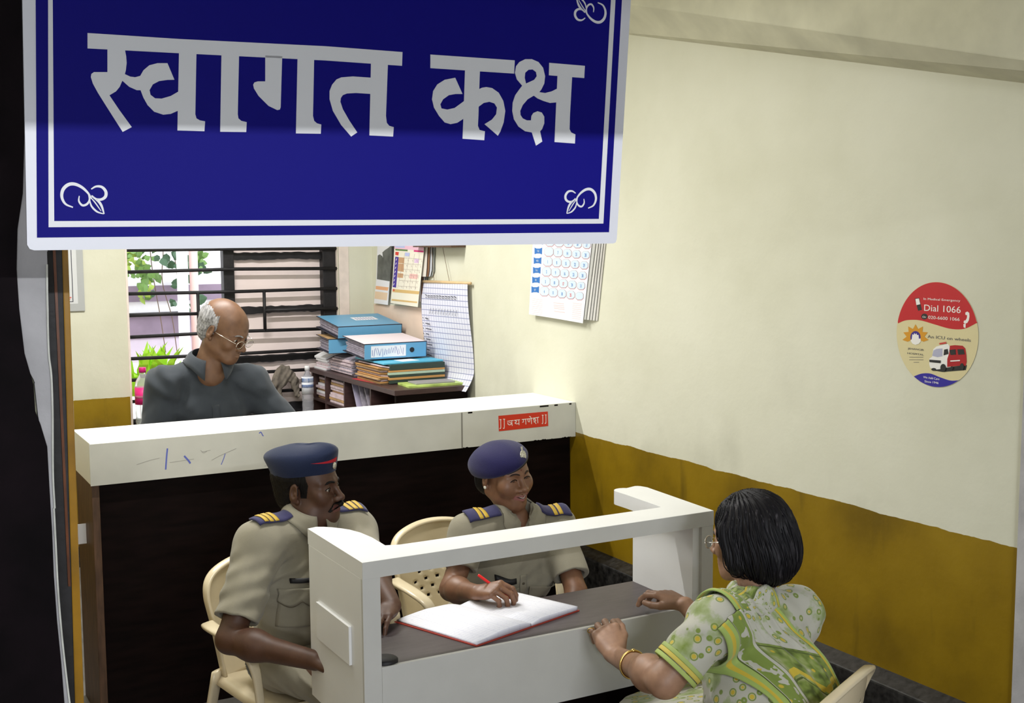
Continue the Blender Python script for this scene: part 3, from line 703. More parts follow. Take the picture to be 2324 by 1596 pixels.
B_ = lambda L, H_=None: ([sB(*p) for p in L], [[sB(*p) for p in H_]] if H_ else [])
glyphs = [([sA(528, 200), sA(1080, 236), sA(1968, 280), sB(460, 315), sB(457, 398), sA(1968, 366), sA(1080, 322), sA(528, 293)], []),
 A_([(648, 285), (752, 295), (761, 340), (764, 380), (759, 425), (753, 448), (785, 463), (815, 467), (860, 455), (862, 545), (825, 545), (780, 525), (738, 488), (722, 525), (700, 552), (660, 576), (720, 665), (795, 768), (740, 797), (640, 640), (590, 560), (560, 505), (548, 466), (551, 447), (566, 436), (648, 436)]),
 A_([(1010, 382), (1052, 482), (1010, 483), (960, 490), (922, 510), (902, 545), (908, 573), (935, 594), (975, 596), (1030, 580), (1085, 548), (1085, 664), (1030, 688), (985, 693), (930, 675), (890, 635), (865, 590), (848, 545), (845, 460), (865, 425), (900, 395), (950, 382)]),
 A_([(1080, 300), (1185, 305), (1178, 690), (1185, 715), (1205, 727), (1237, 733), (1233, 793), (1070, 788)]),
 A_([(1336, 315), (1442, 320), (1434, 690), (1438, 715), (1455, 730), (1488, 738), (1485, 798), (1328, 796)]),
 A_([(1600, 335), (1702, 340), (1693, 648), (1688, 662), (1672, 665), (1620, 640), (1560, 580), (1532, 535), (1527, 512), (1535, 498), (1555, 492), (1600, 492)]),
 A_([(1795, 345), (1895, 350), (1888, 700), (1895, 730), (1912, 745), (1938, 752), (1935, 808), (1785, 806)]),
 B_([(275, 470), (160, 462), (90, 468), (62, 480), (35, 512), (20, 550), (20, 600), (40, 670), (90, 755), (150, 825), (187, 800), (140, 730), (100, 660), (85, 615), (88, 592), (100, 575), (125, 565), (180, 562), (275, 568)]),
 B_([(270, 370), (372, 378), (360, 700), (365, 742), (380, 760), (407, 768), (403, 825), (260, 818)]),
 B_([(628, 330), (1137, 365), (1133, 445), (628, 412)]),
 B_([(838, 395), (928, 400), (922, 560), (918, 700), (915, 760), (925, 785), (957, 793), (953, 847), (822, 838), (828, 700)]),
 B_([(778, 470), (822, 568), (780, 568), (740, 575), (705, 600), (688, 630), (695, 655), (730, 662), (775, 652), (835, 608), (835, 713), (790, 742), (750, 750), (715, 740), (680, 700), (650, 650), (638, 600), (645, 550), (670, 510), (715, 482)]),
 B_([(915, 542), (940, 530), (965, 526), (1000, 532), (1040, 560), (1068, 610), (1080, 670), (1070, 740), (1050, 795), (1035, 820), (955, 750), (1000, 722), (1025, 690), (1030, 650), (1015, 625), (985, 615), (950, 622), (915, 648)]),
 B_([(1138, 440), (1145, 400), (1165, 375), (1200, 358), (1240, 358), (1280, 375), (1308, 410), (1320, 460), (1315, 505), (1298, 540), (1285, 557), (1320, 562), (1360, 552), (1400, 532), (1396, 618), (1350, 622), (1310, 610), (1275, 595), (1252, 578), (1215, 600), (1185, 635), (1170, 670), (1172, 695), (1185, 715), (1210, 727), (1235, 727), (1238, 700), (1250, 682), (1275, 672), (1300, 680), (1315, 705), (1315, 745), (1302, 780), (1290, 793), (1303, 855), (1265, 880), (1240, 800), (1200, 793), (1160, 765), (1132, 720), (1122, 670), (1125, 620), (1140, 575), (1165, 540), (1182, 518), (1150, 480)],
    [(1205, 505), (1197, 470), (1200, 440), (1220, 422), (1245, 420), (1265, 435), (1270, 460), (1255, 482)]),
 B_([(1345, 380), (1560, 398), (1556, 472), (1343, 455)]),
 B_([(1396, 440), (1484, 450), (1470, 700), (1468, 780), (1478, 800), (1503, 812), (1500, 867), (1377, 858)])]
flat('devanagari_lettering', glyphs, sg, .0006, .0007, mG, sign)
def ornament(fx):
    out = []
    S_ = [([(440, 1252), (395, 1232), (373, 1190), (380, 1145), (412, 1115), (452, 1112), (495, 1132), (530, 1165), (552, 1200)], 21), ([(478, 1183), (476, 1215), (497, 1240), (525, 1232), (540, 1205), (532, 1168)], 14),
          ([(550, 1142), (580, 1126), (615, 1130), (638, 1157), (636, 1187), (612, 1204), (580, 1202), (552, 1180)], 19), ([(540, 1205), (552, 1245), (585, 1278), (626, 1292)], 12), ([(552, 1185), (590, 1212), (612, 1242), (628, 1292)], 16), ([(545, 1190), (575, 1225), (610, 1275)], 8)]
    for pts, wd in S_:
        q = [fx(*p) for p in pts]; e = np.hypot(*(np.array(fx(450, 1200))-np.array(fx(460, 1200))))/10
        out += [(pp if np.cross(np.array(pp[1])-pp[0], np.array(pp[2])-pp[0]) > 0 else pp[::-1], []) for pp, _ in ribbon(q, wd*e, taper=True)]
    return out
flat('corner_ornament', ornament(lambda x, y: sA(x, y)), sg, .0006, .0006, mG, sign)
flat('corner_ornament', ornament(lambda x, y: sB(1632-(x-365)/283*195, 1137+(y-1105)/190*155)), sg, .0006, .0006, mG, sign)
flat('corner_ornament', ornament(lambda x, y: sB(1690-(x-365)/283*195, 140-(y-1105)/190*160)), sg, .0006, .0006, mG, sign)
flat('corner_ornament', ornament(lambda x, y: sA(x-8, -40-(y-1105))), sg, .0006, .0006, mG, sign)
for u_ in (.12, .80):
    p = sg.p(u_, .55, -.009); MB().tube([p-vec(0, 0, .02), (p[0], p[1], 2.8), (p[0], 2.1, 2.83)], .004, 6).make('hanging_rod', M['steel'], sign)

# ------------------------------------------------------------------ round medical sticker on the right wall
wp = Plane((XW, 0, 0), (0, -1, 0), (0, 0, 1))
def wz(x, y): return wp.uv(2000+x*.1754, 620+y*.1754)
cu = np.mean([wz(735, 115), wz(735, 1480)], 0); cu[0] = np.mean([wz(205, 650)[0], wz(1268, 700)[0]])
ms = thing('medical_sticker', tuple(wp.p(*cu)), 'round red, cream and blue medical emergency sticker on the right wall', 'sticker')
ru = (wz(1268, 700)[0]-wz(210, 640)[0])/2; rv = (wz(735, 115)[1]-wz(735, 1480)[1])/2
flat('sticker_film', [(ellipse(cu[0], cu[1], ru, rv, 64), [])], wp, .0008, .0008, mat('sticker_cream', (.66, .58, .33), .4), ms)
def zone(name, curve, top, m):
    P = [wz(*c) for c in curve]; P = [tuple(p[:2]) for p in smooth_line([(a, b, 0) for a, b in P], 8)]
    E = ellipse(cu[0], cu[1], ru*.995, rv*.995, 160)
    ang = lambda p: math.atan2((p[1]-cu[1])/rv, (p[0]-cu[0])/ru) % (2*PI)
    s, e = ang(P[-1]), ang(P[0])
    if top: pts = [q for q in E if s < (ang(q) if ang(q) > s-.001 else ang(q)+2*PI) < (e if e > s else e+2*PI)]; pts.sort(key=lambda q: (ang(q)-s) % (2*PI))
    else: pts = [q for q in E if ((ang(q)-e) % (2*PI)) < ((s-e) % (2*PI))]; pts.sort(key=lambda q: -((ang(q)-e) % (2*PI)))
    flat(name, [(P+pts, [])], wp, .0016, .0004, m, ms)
zone('red_field', [(222, 650), (330, 610), (500, 610), (700, 665), (900, 720), (1080, 720), (1252, 640)], True, mat('sticker_red', (.50, .012, .02), .4))
zone('blue_field', [(430, 1335), (530, 1300), (640, 1300), (760, 1345), (900, 1390), (1030, 1385)], False, mat('sticker_blue', (.03, .02, .30), .4))
sw = mat('sticker_white', (.82, .80, .76), .5); sk = mat('sticker_black', (.02, .02, .02), .5); sgry = mat('sticker_grey_print', (.16, .15, .14), .5)
def wtext(body, x, y, x2, size_px, m, name='lettering'):
    p = wz(x, y); q = wz(x2, y); sz = size_px*.1754/FPX*3.5*.92
    o = text(name, body, wp, 0, 0, 1, m, ms, .0024)
    if not o: return
    xs = [v.co for v in o.data.vertices]; wd = max(-c.y for c in xs)-min(-c.y for c in xs); x0 = min(-c.y for c in xs); hh = max(c.z for c in xs)
    k = (q[0]-p[0])/wd
    for v in o.data.vertices: v.co = Vector((v.co.x, -(p[0]+(-v.co.y-x0)*k), p[1]+v.co.z*sz/.73*1.0))
wtext('In Medical Emergency', 555, 345, 1030, 34, sw)
wtext('Dial 1066', 562, 487, 1035, 100, sw)
wtext('020-6600 1066', 615, 590, 1022, 50, sw)
wtext('An ICU on wheels', 605, 838, 1165, 48, sgry)
wtext('JEHANGIR', 350, 985, 558, 28, sgry); wtext('HOSPITAL', 345, 1046, 558, 28, sgry)
for y, a, b in ((1088, 370, 550), (1122, 368, 552), (1154, 425, 495)): flat('small_print', ribbon([wz(a, y), wz(b, y)], .0014, smooth=False), wp, .002, .0003, sgry, ms)
wtext('We Add Care', 550, 1358, 760, 34, sw); wtext('Since 1946', 568, 1412, 748, 34, sw)
Wz = lambda L: ([wz(*p) for p in L][::-1], [])
flat('mobile_phone_mark', [Wz([(440, 328), (498, 320), (532, 475), (484, 488)])], wp, .0020, .0003, sk, ms)
flat('phone_screen', [Wz([(450, 335), (494, 328), (512, 402), (462, 414)])], wp, .0023, .0003, sw, ms)
def welp(cx, cy, rx, ry, n=28): return ([wz(*p) for p in ellipse(cx, cy, rx, ry, n)][::-1], [])
flat('or_mark', [welp(565, 562, 42, 38)], wp, .0020, .0003, sk, ms); wtext('Or', 540, 578, 588, 30, sw)
flat('handset_mark', [Wz([(1095, 510), (1120, 497), (1145, 515), (1148, 560), (1140, 610), (1120, 645), (1090, 655), (1072, 640), (1078, 615), (1100, 610), (1115, 580), (1118, 545), (1096, 540)]), Wz([(1070, 660), (1100, 655), (1096, 712), (1072, 700)])], wp, .0021, .0003, sw, ms)
pet = []
for k in range(7):
    t = math.radians(-10+200*k/6); c, s_ = math.cos(t), math.sin(t); X0, Y0 = 450, 835
    pet.append(Wz([(X0+c*60-s_*22, Y0-s_*60-c*22), (X0+c*110-s_*34, Y0-s_*110-c*34), (X0+c*172, Y0-s_*172), (X0+c*110+s_*34, Y0-s_*110+c*34), (X0+c*60+s_*22, Y0-s_*60+c*22)]))
flat('sun_petals', [(q[0] if np.cross(np.array(q[0][1])-q[0][0], np.array(q[0][2])-q[0][0]) > 0 else q[0][::-1], []) for q in pet], wp, .0020, .0003, mat('sticker_orange', (.62, .28, .015), .5), ms)
flat('logo_arch', [welp(450, 828, 66, 78)], wp, .0022, .0003, mat('sticker_navy', (.04, .02, .22), .5), ms)
flat('logo_hand', [Wz([(385, 870), (402, 855), (410, 790), (425, 800), (436, 775), (448, 795), (462, 778), (470, 800), (490, 800), (495, 850), (515, 845), (520, 880), (495, 915), (450, 928), (410, 912)])], wp, .0024, .0003, sw, ms)
van = [('van_shadow', [(655, 1255), (800, 1280), (1100, 1255), (1115, 1190), (1000, 1200)], sk), ('van_body', [(628, 1110), (665, 1080), (680, 985), (720, 950), (790, 930), (870, 915), (900, 960), (905, 1215), (860, 1220), (790, 1240), (700, 1250), (640, 1225), (628, 1180)], sw),
       ('van_rear', [(895, 940), (960, 932), (1060, 940), (1095, 975), (1108, 1060), (1112, 1150), (1100, 1200), (1040, 1195), (860, 1215), (862, 1110), (885, 1040)], mat('van_red', (.40, .01, .015), .5)),
       ('van_glass', [(668, 1070), (685, 1000), (725, 980), (800, 975), (800, 1075), (735, 1088)], mat('van_window', (.42, .42, .55), .5)),
       ('van_side_glass', [(815, 1065), (822, 990), (868, 980), (880, 1045)], sk), ('van_side_glass', [(890, 995), (970, 985), (975, 1055), (905, 1058)], sk), ('van_side_glass', [(995, 985), (1075, 985), (1090, 1050), (1005, 1055)], sk),
       ('van_grille', [(632, 1120), (780, 1130), (776, 1165), (634, 1150)], sk), ('van_beacon', [(760, 905), (850, 888), (852, 912), (765, 925)], mat('van_beacon_red', (.55, .06, .05), .5))]
for i, (n_, L, m_) in enumerate(van): flat(n_, [Wz(L)], wp, .0020+.0002*i, .0002, m_, ms)
flat('van_wheel', [welp(812, 1225, 36, 50), welp(1055, 1210, 26, 45), welp(690, 1245, 30, 18), welp(925, 1225, 18, 20)], wp, .0038, .0002, sk, ms)
flat('van_lettering', ribbon([wz(905, 1138), wz(1030, 1130)], .0035, smooth=False), wp, .0038, .0002, sw, ms)

# ------------------------------------------------------------------ calendars and papers on the right wall
wf = Plane((XW-.03, 0, 0), (0, -1, 0), (0, 0, 1))
def cz(x, y): return wf.uv(1180+x*.1253, 540+y*.1253)
cal = thing('wall_calendar', tuple(wf.p(*cz(700, 0), -.03)), 'large white wall calendar with blue numbers in rounded boxes on the right wall', 'calendar')
def up_(p, q, v): t = (v-q[1])/(p[1]-q[1]); return (q[0]+(p[0]-q[0])*t, v)
c1 = [cz(165, 1385), cz(640, 1460), cz(1140, 1548)]; tr = cz(1305, 90); tl = cz(235, 90)
TOPV = 2.16
for i, (o_, cm) in enumerate(((.055, (.60, .58, .54)), (.043, (.66, .65, .62)), (.030, (.58, .57, .55)), (.018, (.70, .69, .66)), (.008, (.50, .50, .48)))):
    r0 = cz(1290+i*-34+ (0), 1505-6*i); rt = cz(1440-i*26, 90)
    sh = 4-i
    flat('back_page', [([cz(300, 1380), (r0[0]+.012, r0[1]), (rt[0]+.01, rt[1]), (rt[0]+.01, TOPV), (tl[0]+.03, TOPV)], [])], wf, -.028+.0055*i, .003, mat('calendar_back_page', cm, .8, var=.05), cal)
pts = c1+[tr, up_(tr, c1[2], TOPV), up_(tl, c1[0], TOPV), tl]
flat('front_page', [([tuple(p) for p in pts], [])], wf, 0, .0008, M['paper'], cal)
mc = mat('calendar_box_blue', (.60, .70, .80), .7); mo = mat('calendar_box_edge', (.42, .33, .38), .7); mr_ = mat('calendar_red_edge', (.75, .33, .35), .7)
mn = mat('calendar_number_blue', (.14, .30, .62), .6); mnr = mat('calendar_number_red', (.70, .12, .12), .6); mf = mat('calendar_flag_blue', (.03, .16, .48), .6)
nums = [['2', '9', '16', '23', '30'], ['', '6', '13', '20', '27'], ['', '7', '14', '21', '28'], ['1', '8', '15', '22', '29'], ['2', '9', '16', '23', '30'], ['3', '10', '17', '24', '31'], ['4', '11', '18', '25', '']]
nums[0] = ['', '5', '12', '19', '26']
def oct_(cx, cy, r):
    k = .52; return [(cx-r*k, cy-r), (cx+r*k, cy-r), (cx+r, cy-r*k), (cx+r, cy+r*k), (cx+r*k, cy+r), (cx-r*k, cy+r), (cx-r, cy+r*k), (cx-r, cy-r*k)]
P1 = []; P2 = []; P3 = []; FL = []
for r_ in range(7):
    rr_ = r_-2
    for c_ in range(5):
        x = 528-20*rr_+(167-2*max(rr_, 0))*c_; y = 248+180*rr_+(15+1.5*rr_)*c_
        s_ = 84-3*c_
        P3.append(([cz(*p) for p in oct_(x+1, y+9, s_)][::-1], [])); P1.append(([cz(*p) for p in oct_(x+2, y+3, s_)][::-1], [])); P2.append(([cz(*p) for p in oct_(x, y, s_-7)][::-1], []))
        if nums[r_][c_]:
            red = nums[r_][c_] in ('17', '25'); p = cz(x, y+34)
            text('number', nums[r_][c_], wf, p[0], p[1], .0215, mnr if red else mn, cal, .0022, 'CENTER', .72, .0004)
    x = 337-14*rr_; y = 238+175*rr_
    FL.append(([cz(*p) for p in [(x-68, y-62), (x-30, y-44), (x+30, y-44), (x+70, y-62), (x+66, y+62), (x+26, y+46), (x-28, y+46), (x-68, y+58)]][::-1], []))
    p = cz(x, y+20); text('weekday', ['SUN', 'MON', 'TUE', 'WED', 'THU', 'FRI', 'SAT'][r_], wf, p[0], p[1], .014, mc, cal, .0022, 'CENTER', .75)
flat('number_box_shade', P3, wf, .0009, .0002, mr_, cal); flat('number_box_edge', P1, wf, .0012, .0002, mo, cal); flat('number_box', P2, wf, .0015, .0002, mc, cal); flat('weekday_flag', FL, wf, .0012, .0003, mf, cal)
sp_ = []
for y in (1175, 1215, 1245, 1275, 1330): sp_ += ribbon([cz(610+(y-1175)*.1, y), cz(800+(y-1175)*.1, y+22)], .0018, smooth=False)
for y in range(1100, 1380, 34): sp_ += ribbon([cz(225-(y-1100)*.05, y), cz(415-(y-1100)*.02, y+24)], .0011, smooth=False)
for y in range(1180, 1480, 34): sp_ += ribbon([cz(960-(y-1180)*.06, y), cz(1130-(y-1180)*.1, y+24)], .0011, smooth=False)
flat('small_print', sp_, wf, .001, .0002, mat('calendar_small_print', (.72, .42, .38), .7), cal)

def cy_(x, y): return (820+x*.1379, 540+y*.1379)
wq = Plane((XW-.045, 0, 0), (0, -1, 0), (0, 0, 1)); wr2 = Plane((XW-.02, 0, 0), (0, -1, 0), (0, 0, 1)); w0 = Plane((XW, 0, 0), (0, -1, 0), (0, 0, 1))
Q = lambda pl_, L: ([pl_.uv(*cy_(*p)) for p in L][::-1], [])
pb = tag(flat('pink_notice_board', [Q(w0, [(210, 1090), (1000, 1150), (1060, 1700), (260, 1600)])], w0, 0, .004, mat('pinkish_card', (.74, .58, .47), .8, var=.06, scale=6)), 'faded pinkish card on the right wall under the calendars', 'card')
ps = thing('grey_poster', tuple(w0.p(*w0.uv(*cy_(340, 1090)))), 'narrow poster with a dark grey picture hanging nearest the back corner', 'poster')
flat('poster_sheet', [Q(wr2, [(290, -500), (520, -480), (470, 700), (440, 1105), (212, 1075), (250, 690)])], wr2, 0, .002, M['paper'], ps)
flat('grey_picture', [Q(wr2, [(275, 290), (310, 272), (350, 300), (362, 330), (352, 240), (395, 200), (450, 165), (500, 120), (512, 340), (470, 715), (262, 680)])], wr2, .002, .0003, mat('poster_grey', (.12, .125, .115), .7, var=.35, scale=14), ps)
flat('orange_text_block', [Q(wr2, [(245, 790), (455, 815), (440, 870), (240, 845)])], wr2, .002, .0003, mat('poster_orange', (.80, .42, .22), .7), ps)
flat('peach_block', [Q(wr2, [(235, 880), (440, 905), (425, 1030), (222, 1000)])], wr2, .002, .0003, mat('poster_peach', (.80, .60, .42), .7), ps)
c2 = thing('colourful_calendar', tuple(w0.p(*w0.uv(*cy_(740, 1100)))), 'colourful calendar with a purple weekday strip hanging beside the grey poster', 'calendar')
for i in range(4):
    flat('back_page', [Q(wq, [(560, -400), (1060+i*16, -380), (1058+i*18, 100), (1042+i*20, 500+i*20), (1030+i*14, 640), (950+i*14, 640), (940, 1050), (520, 1040)])], wq, -.038+.008*(3-i), .002, mat('calendar_back_sheet', [(.70, .66, .60), (.25, .13, .07), (.62, .64, .70), (.30, .32, .30)][i], .7), c2)
flat('black_backing', [Q(wq, [(520, -400), (560, -400), (500, 1085), (470, 1080)])], wq, -.030, .028, M['black'], c2)
flat('front_page', [Q(wq, [(552, -400), (1045, -390), (1030, 230), (985, 640), (930, 1140), (480, 1072), (520, 640), (548, 110)])], wq, 0, .001, mat('calendar_cream', (.82, .78, .66), .7), c2)
def cb(name, L, col, hh=.0012): return flat(name, [Q(wq, l) for l in L], wq, hh, .0003, mat('calendar_'+name, col, .65), c2)
cb('pink_header', [[(550, 60), (1040, 75), (1030, 210), (548, 180)]], (.80, .50, .62)); cb('green_header', [[(565, 180), (765, 195), (765, 220), (565, 205)]], (.10, .22, .06), .0016)
cb('magenta_header', [[(870, 200), (1030, 212), (1028, 240), (868, 228)]], (.62, .04, .20), .0016); cb('blue_patch', [[(560, 105), (720, 112), (718, 165), (560, 160)], [(725, 240), (800, 246), (795, 305), (720, 300)]], (.48, .52, .80), .0016)
cb('red_patch', [[(565, 230), (622, 235), (612, 290), (562, 280)]], (.65, .05, .03)); cb('purple_strip', [[(562, 310), (618, 315), (575, 820), (518, 808)]], (.06, .03, .30))
cb('brown_patch', [[(618, 318), (712, 326), (706, 420), (612, 412)], [(612, 420), (704, 428), (700, 560), (600, 545)], [(602, 580), (694, 588), (688, 660), (596, 652)]], (.55, .33, .18)); cb('rose_patch', [[(800, 590), (935, 600), (925, 680), (792, 668)]], (.80, .50, .46)); cb('lilac_patch', [[(880, 340), (952, 346), (945, 418), (874, 412)]], (.70, .52, .72))
cb('ochre_footer', [[(520, 840), (960, 880), (950, 930), (515, 892)], [(505, 1005), (925, 1050), (920, 1075), (500, 1035)]], (.66, .45, .18)); cb('red_dot', [[(525, 840), (555, 845), (550, 878), (520, 872)]], (.65, .12, .06), .0018)
gl = []
for k in range(6): gl += ribbon([wq.uv(*cy_(715-k*22, 330+k*92)), wq.uv(*cy_(1000-k*14, 352+k*92))], .0009, smooth=False)
for k in range(4): gl += ribbon([wq.uv(*cy_(722+k*80, 250+k*8)), wq.uv(*cy_(600+k*95, 830+k*10))], .0009, smooth=False)
for r_ in range(6):
    for k in range(4): gl += ribbon([wq.uv(*cy_(770+k*75-r_*20, 355+r_*88+k*6)), wq.uv(*cy_(778+k*75-r_*20, 385+r_*88+k*6))], .0022, smooth=False)
flat('grid_and_dates', gl, wq, .0019, .0002, mat('calendar_date_ink', (.25, .16, .16), .7), c2)
lb = []
for k in range(7): lb += ribbon([wq.uv(*cy_(590-k*7, 340+k*68)), wq.uv(*cy_(575-k*7, 372+k*68))], .006, smooth=False)
flat('weekday_lettering', lb, wq, .0019, .0002, sw, c2)
tag(MB().box((XW-.09, 5.83, 1.838), (XW, 6.33, 1.858)).make('small_wall_shelf', M['brownwood'], bev=.001), 'thin dark wooden wall shelf whose edge shows just below the sign', 'shelf')
# duty chart on a wooden rod
ch = thing('duty_chart', (XW-.02, 6.06, 1.63), 'long handwritten duty chart hanging from a wooden rod on strings', 'chart')
MB().tube([(XW-.022, 6.385, 1.637), (XW-.022, 5.735, 1.645)], .0085, 10).make('wooden_rod', mat('pale_wood', (.62, .44, .24), .5, var=.15), ch, True)
for y0, y1 in ((6.20, 6.225), (6.0, 6.08)): MB().tube([(XW-.02, y0, 1.648), (XW-.02, y1, 1.84)], .0016, 5).make('string', mat('string_brown', (.20, .15, .10), .9), ch)
vs = []; fs = []; uvs = []; nu, nv = 20, 40
for j in range(nv+1):
    for i in range(nu+1):
        a, b = i/nu, j/nv; y = 6.37-.61*a-b*.055*(1-a)-b*.03*a; z = 1.635+.008*a-.605*b+.02*b*b*a
        x = XW-.018-.012*math.sin(b*5+a)-max(0, b-.82)**1.5*.55*(a*.6+.5)
        vs.append((x, y, z)); uvs.append((a, b))
fs = [(j*(nu+1)+i, (j+1)*(nu+1)+i, (j+1)*(nu+1)+i+1, j*(nu+1)+i+1) for j in range(nv) for i in range(nu)]
cm, nt, bs = nodes('ruled_chart_paper'); tc = nt.nodes.new('ShaderNodeUVMap'); sx = nt.nodes.new('ShaderNodeSeparateXYZ'); nt.links.new(tc.outputs[0], sx.inputs[0])
def mth(nt, op, a, b=0, c=None):
    n = nt.nodes.new('ShaderNodeMath'); n.operation = op
    for i, q in enumerate((a, b) if c is None else (a, b, c)):
        if isinstance(q, (int, float)): n.inputs[i].default_value = q
        else: nt.links.new(q, n.inputs[i])
    return n.outputs[0]
hl = mth(nt, 'LESS_THAN', mth(nt, 'FRACT', mth(nt, 'MULTIPLY', sx.outputs[1], 19.0)), .12)
vl = mth(nt, 'MULTIPLY', mth(nt, 'LESS_THAN', mth(nt, 'FRACT', mth(nt, 'MULTIPLY', sx.outputs[0], 19.0)), .14), .5)
mx = nt.nodes.new('ShaderNodeMix'); mx.data_type = 'RGBA'; nt.links.new(mth(nt, 'MINIMUM', mth(nt, 'ADD', hl, vl), .85), mx.inputs[0])
mx.inputs[6].default_value = (.70, .70, .80, 1); mx.inputs[7].default_value = (.13, .16, .36, 1); nt.links.new(mx.outputs[2], bs.inputs['Base Color']); bs.inputs['Roughness'].default_value = .7
me_ = np_mesh('chart_paper', np.array(vs), np.array(fs), cm, ch, uv=np.array(uvs))
def chp(a, b): y = 6.37-.61*a-b*.055*(1-a)-b*.03*a; return (-y, 1.635+.008*a-.605*b+.02*b*b*a)
wc = Plane((XW-.0325, 0, 0), (0, -1, 0), (0, 0, 1)); hw = []
for k in range(11): hw += ribbon([chp(.12+.062*k, .125+random.uniform(-.006, .006)), chp(.17+.062*k, .128)], .0045, smooth=False)+ribbon([chp(.12+.062*k, .145), chp(.165+.062*k, .147)], .003, smooth=False)
for k in range(10): hw += ribbon([chp(.20+.062*k, .30), chp(.235+.062*k, .245)], .0035, smooth=False)
for k in range(13): hw += ribbon([chp(.10, .345+k*.05), chp(.17+.03*(k % 3), .345+k*.05+.006)], .005, smooth=False)+ribbon([chp(.04, .34+k*.05), chp(.055, .35+k*.05)], .005, smooth=False)
flat('handwriting', hw, wc, .004, .0002, M['inkdark'], ch)
# framed notice on the back wall at far left
fn = thing('framed_notice', (1.0, YB-.012, 1.5), 'grey framed notice on the back wall beside the door frame', 'picture frame')
bpn = Plane((0, YB-.012, 0), (1, 0, 0), (0, 0, 1))
MB().box((.80, YB-.012, 1.487), (1.172, YB, 2.05)).make('mount', mat('silver_grey_mount', (.42, .43, .43), .4), fn, bev=.002)
flat('sheet', [rect(.84, 1.135, 1.53, 2.0)], bpn, 0, .001, mat('grey_white_sheet', (.62, .63, .64), .6), fn)
flat('border_line', [rect(1.106, 1.110, 1.545, 2.0), rect(.85, 1.110, 1.541, 1.545), rect(1.01, 1.075, 1.672, 1.675)], bpn, .001, .0005, M['inkdark'], fn)
flat('red_lettering', [rect(1.04, 1.075, 1.598, 1.604), rect(1.065, 1.10, 1.564, 1.570), rect(1.075, 1.095, 1.556, 1.560)], bpn, .001, .0005, M['inkred'], fn)
# ------------------------------------------------------------------ file cabinet with its papers
cb_ = thing('file_cabinet', (2.72, 6.4, 0), 'dark brown open pigeonhole cabinet under the piles of files', 'cabinet')
CX, CY0, CY1, CT = 2.505, 5.79, 7.12, 1.085
MB().box((CX-.01, CY0-.005, CT-.028), (XW-.01, CY1, CT)).make('top_board', M['cabwood'], cb_, bev=.0015)
MB().box((CX, CY0, 0), (XW-.02, CY0+.022, CT-.028)).make('end_panel', M['darkwood'], cb_); MB().box((CX, CY1-.022, 0), (XW-.02, CY1, CT-.028)).make('end_panel', M['cabwood'], cb_)
for y in (6.15, 6.555, 6.87): MB().box((CX, y-.009, .05), (XW-.03, y+.009, CT-.028)).make('divider', M['cabwood'], cb_)
for z in (.06, .35, .62, .885): MB().box((CX+.002, CY0+.022, z), (XW-.03, CY1-.022, z+.016)).make('shelf_board', M['cabwood'], cb_)
MB().box((XW-.03, CY0+.02, .05), (XW-.02, CY1-.02, CT-.03)).make('back_board', M['darkwood'], cb_)
def bundle(name, label, cat, lo, hi, cols, n, group=None, jit=.012, sag=.0, axis=0):
    """a pile of loose sheets and folders, each layer slightly shifted and curled"""
    t = thing(name, ((lo[0]+hi[0])/2, (lo[1]+hi[1])/2, lo[2]), label, cat, group)
    th = (hi[2]-lo[2])/n
    for i, c in enumerate(cols):
        mb = MB()
        for k in range(i, n, len(cols)):
            z = lo[2]+th*k; dx, dy = random.uniform(-jit, jit), random.uniform(-jit, jit); m_ = 10
            top = []; bot = []
            for q in range(m_+1):
                u = q/m_; wv = math.sin(u*6+k)*.0022+sag*(1-u)**2*th*n*(k/n)*1.2
                x = lo[0]+(hi[0]-lo[0])*u+dx
                bot.append((x, z-wv if sag else z+wv*.5)); top.append((x, (z-wv if sag else z+wv*.5)+th*.86))
            ring = bot+top[::-1]; y0, y1 = lo[1]+dy, hi[1]+dy
            mb.prism([(a, y0, b) for a, b in ring], (0, y1-y0, 0))
        mb.make('sheets', c, t)
    return t
P_w = M['paper']; P_p = mat('pinkish_sheets', (.62, .50, .54), .8, var=.15, scale=30); P_g = mat('grey_sheets', (.30, .27, .33), .8, var=.3, scale=40)
P_t = mat('tan_folder', (.48, .30, .14), .7, var=.2, scale=20); P_d = mat('dark_green_folder', (.03, .05, .04), .5); P_o = mat('orange_brown_card', (.52, .27, .09), .6); P_m = mat('mint_card', (.40, .52, .42), .6)
M['fblue'] = mat('blue_file_cover', (.13, .36, .58), .4, var=.05, scale=5); M['fblue2'] = mat('bright_blue_cover', (.10, .46, .66), .4, var=.05); M['fdark'] = mat('file_binding_black', (.02, .02, .035), .5)
bundle('paper_bundle', 'pile of pinkish loose papers at the back left of the cabinet top', 'papers', (2.53, 6.90, CT), (2.69, 7.10, 1.20), [P_w, P_p], 9, sag=.3)
bundle('paper_bundle', 'grey crumpled papers standing between the files on the cabinet', 'papers', (2.55, 6.52, CT), (2.80, 6.86, 1.205), [P_g, P_p], 11, sag=.2)
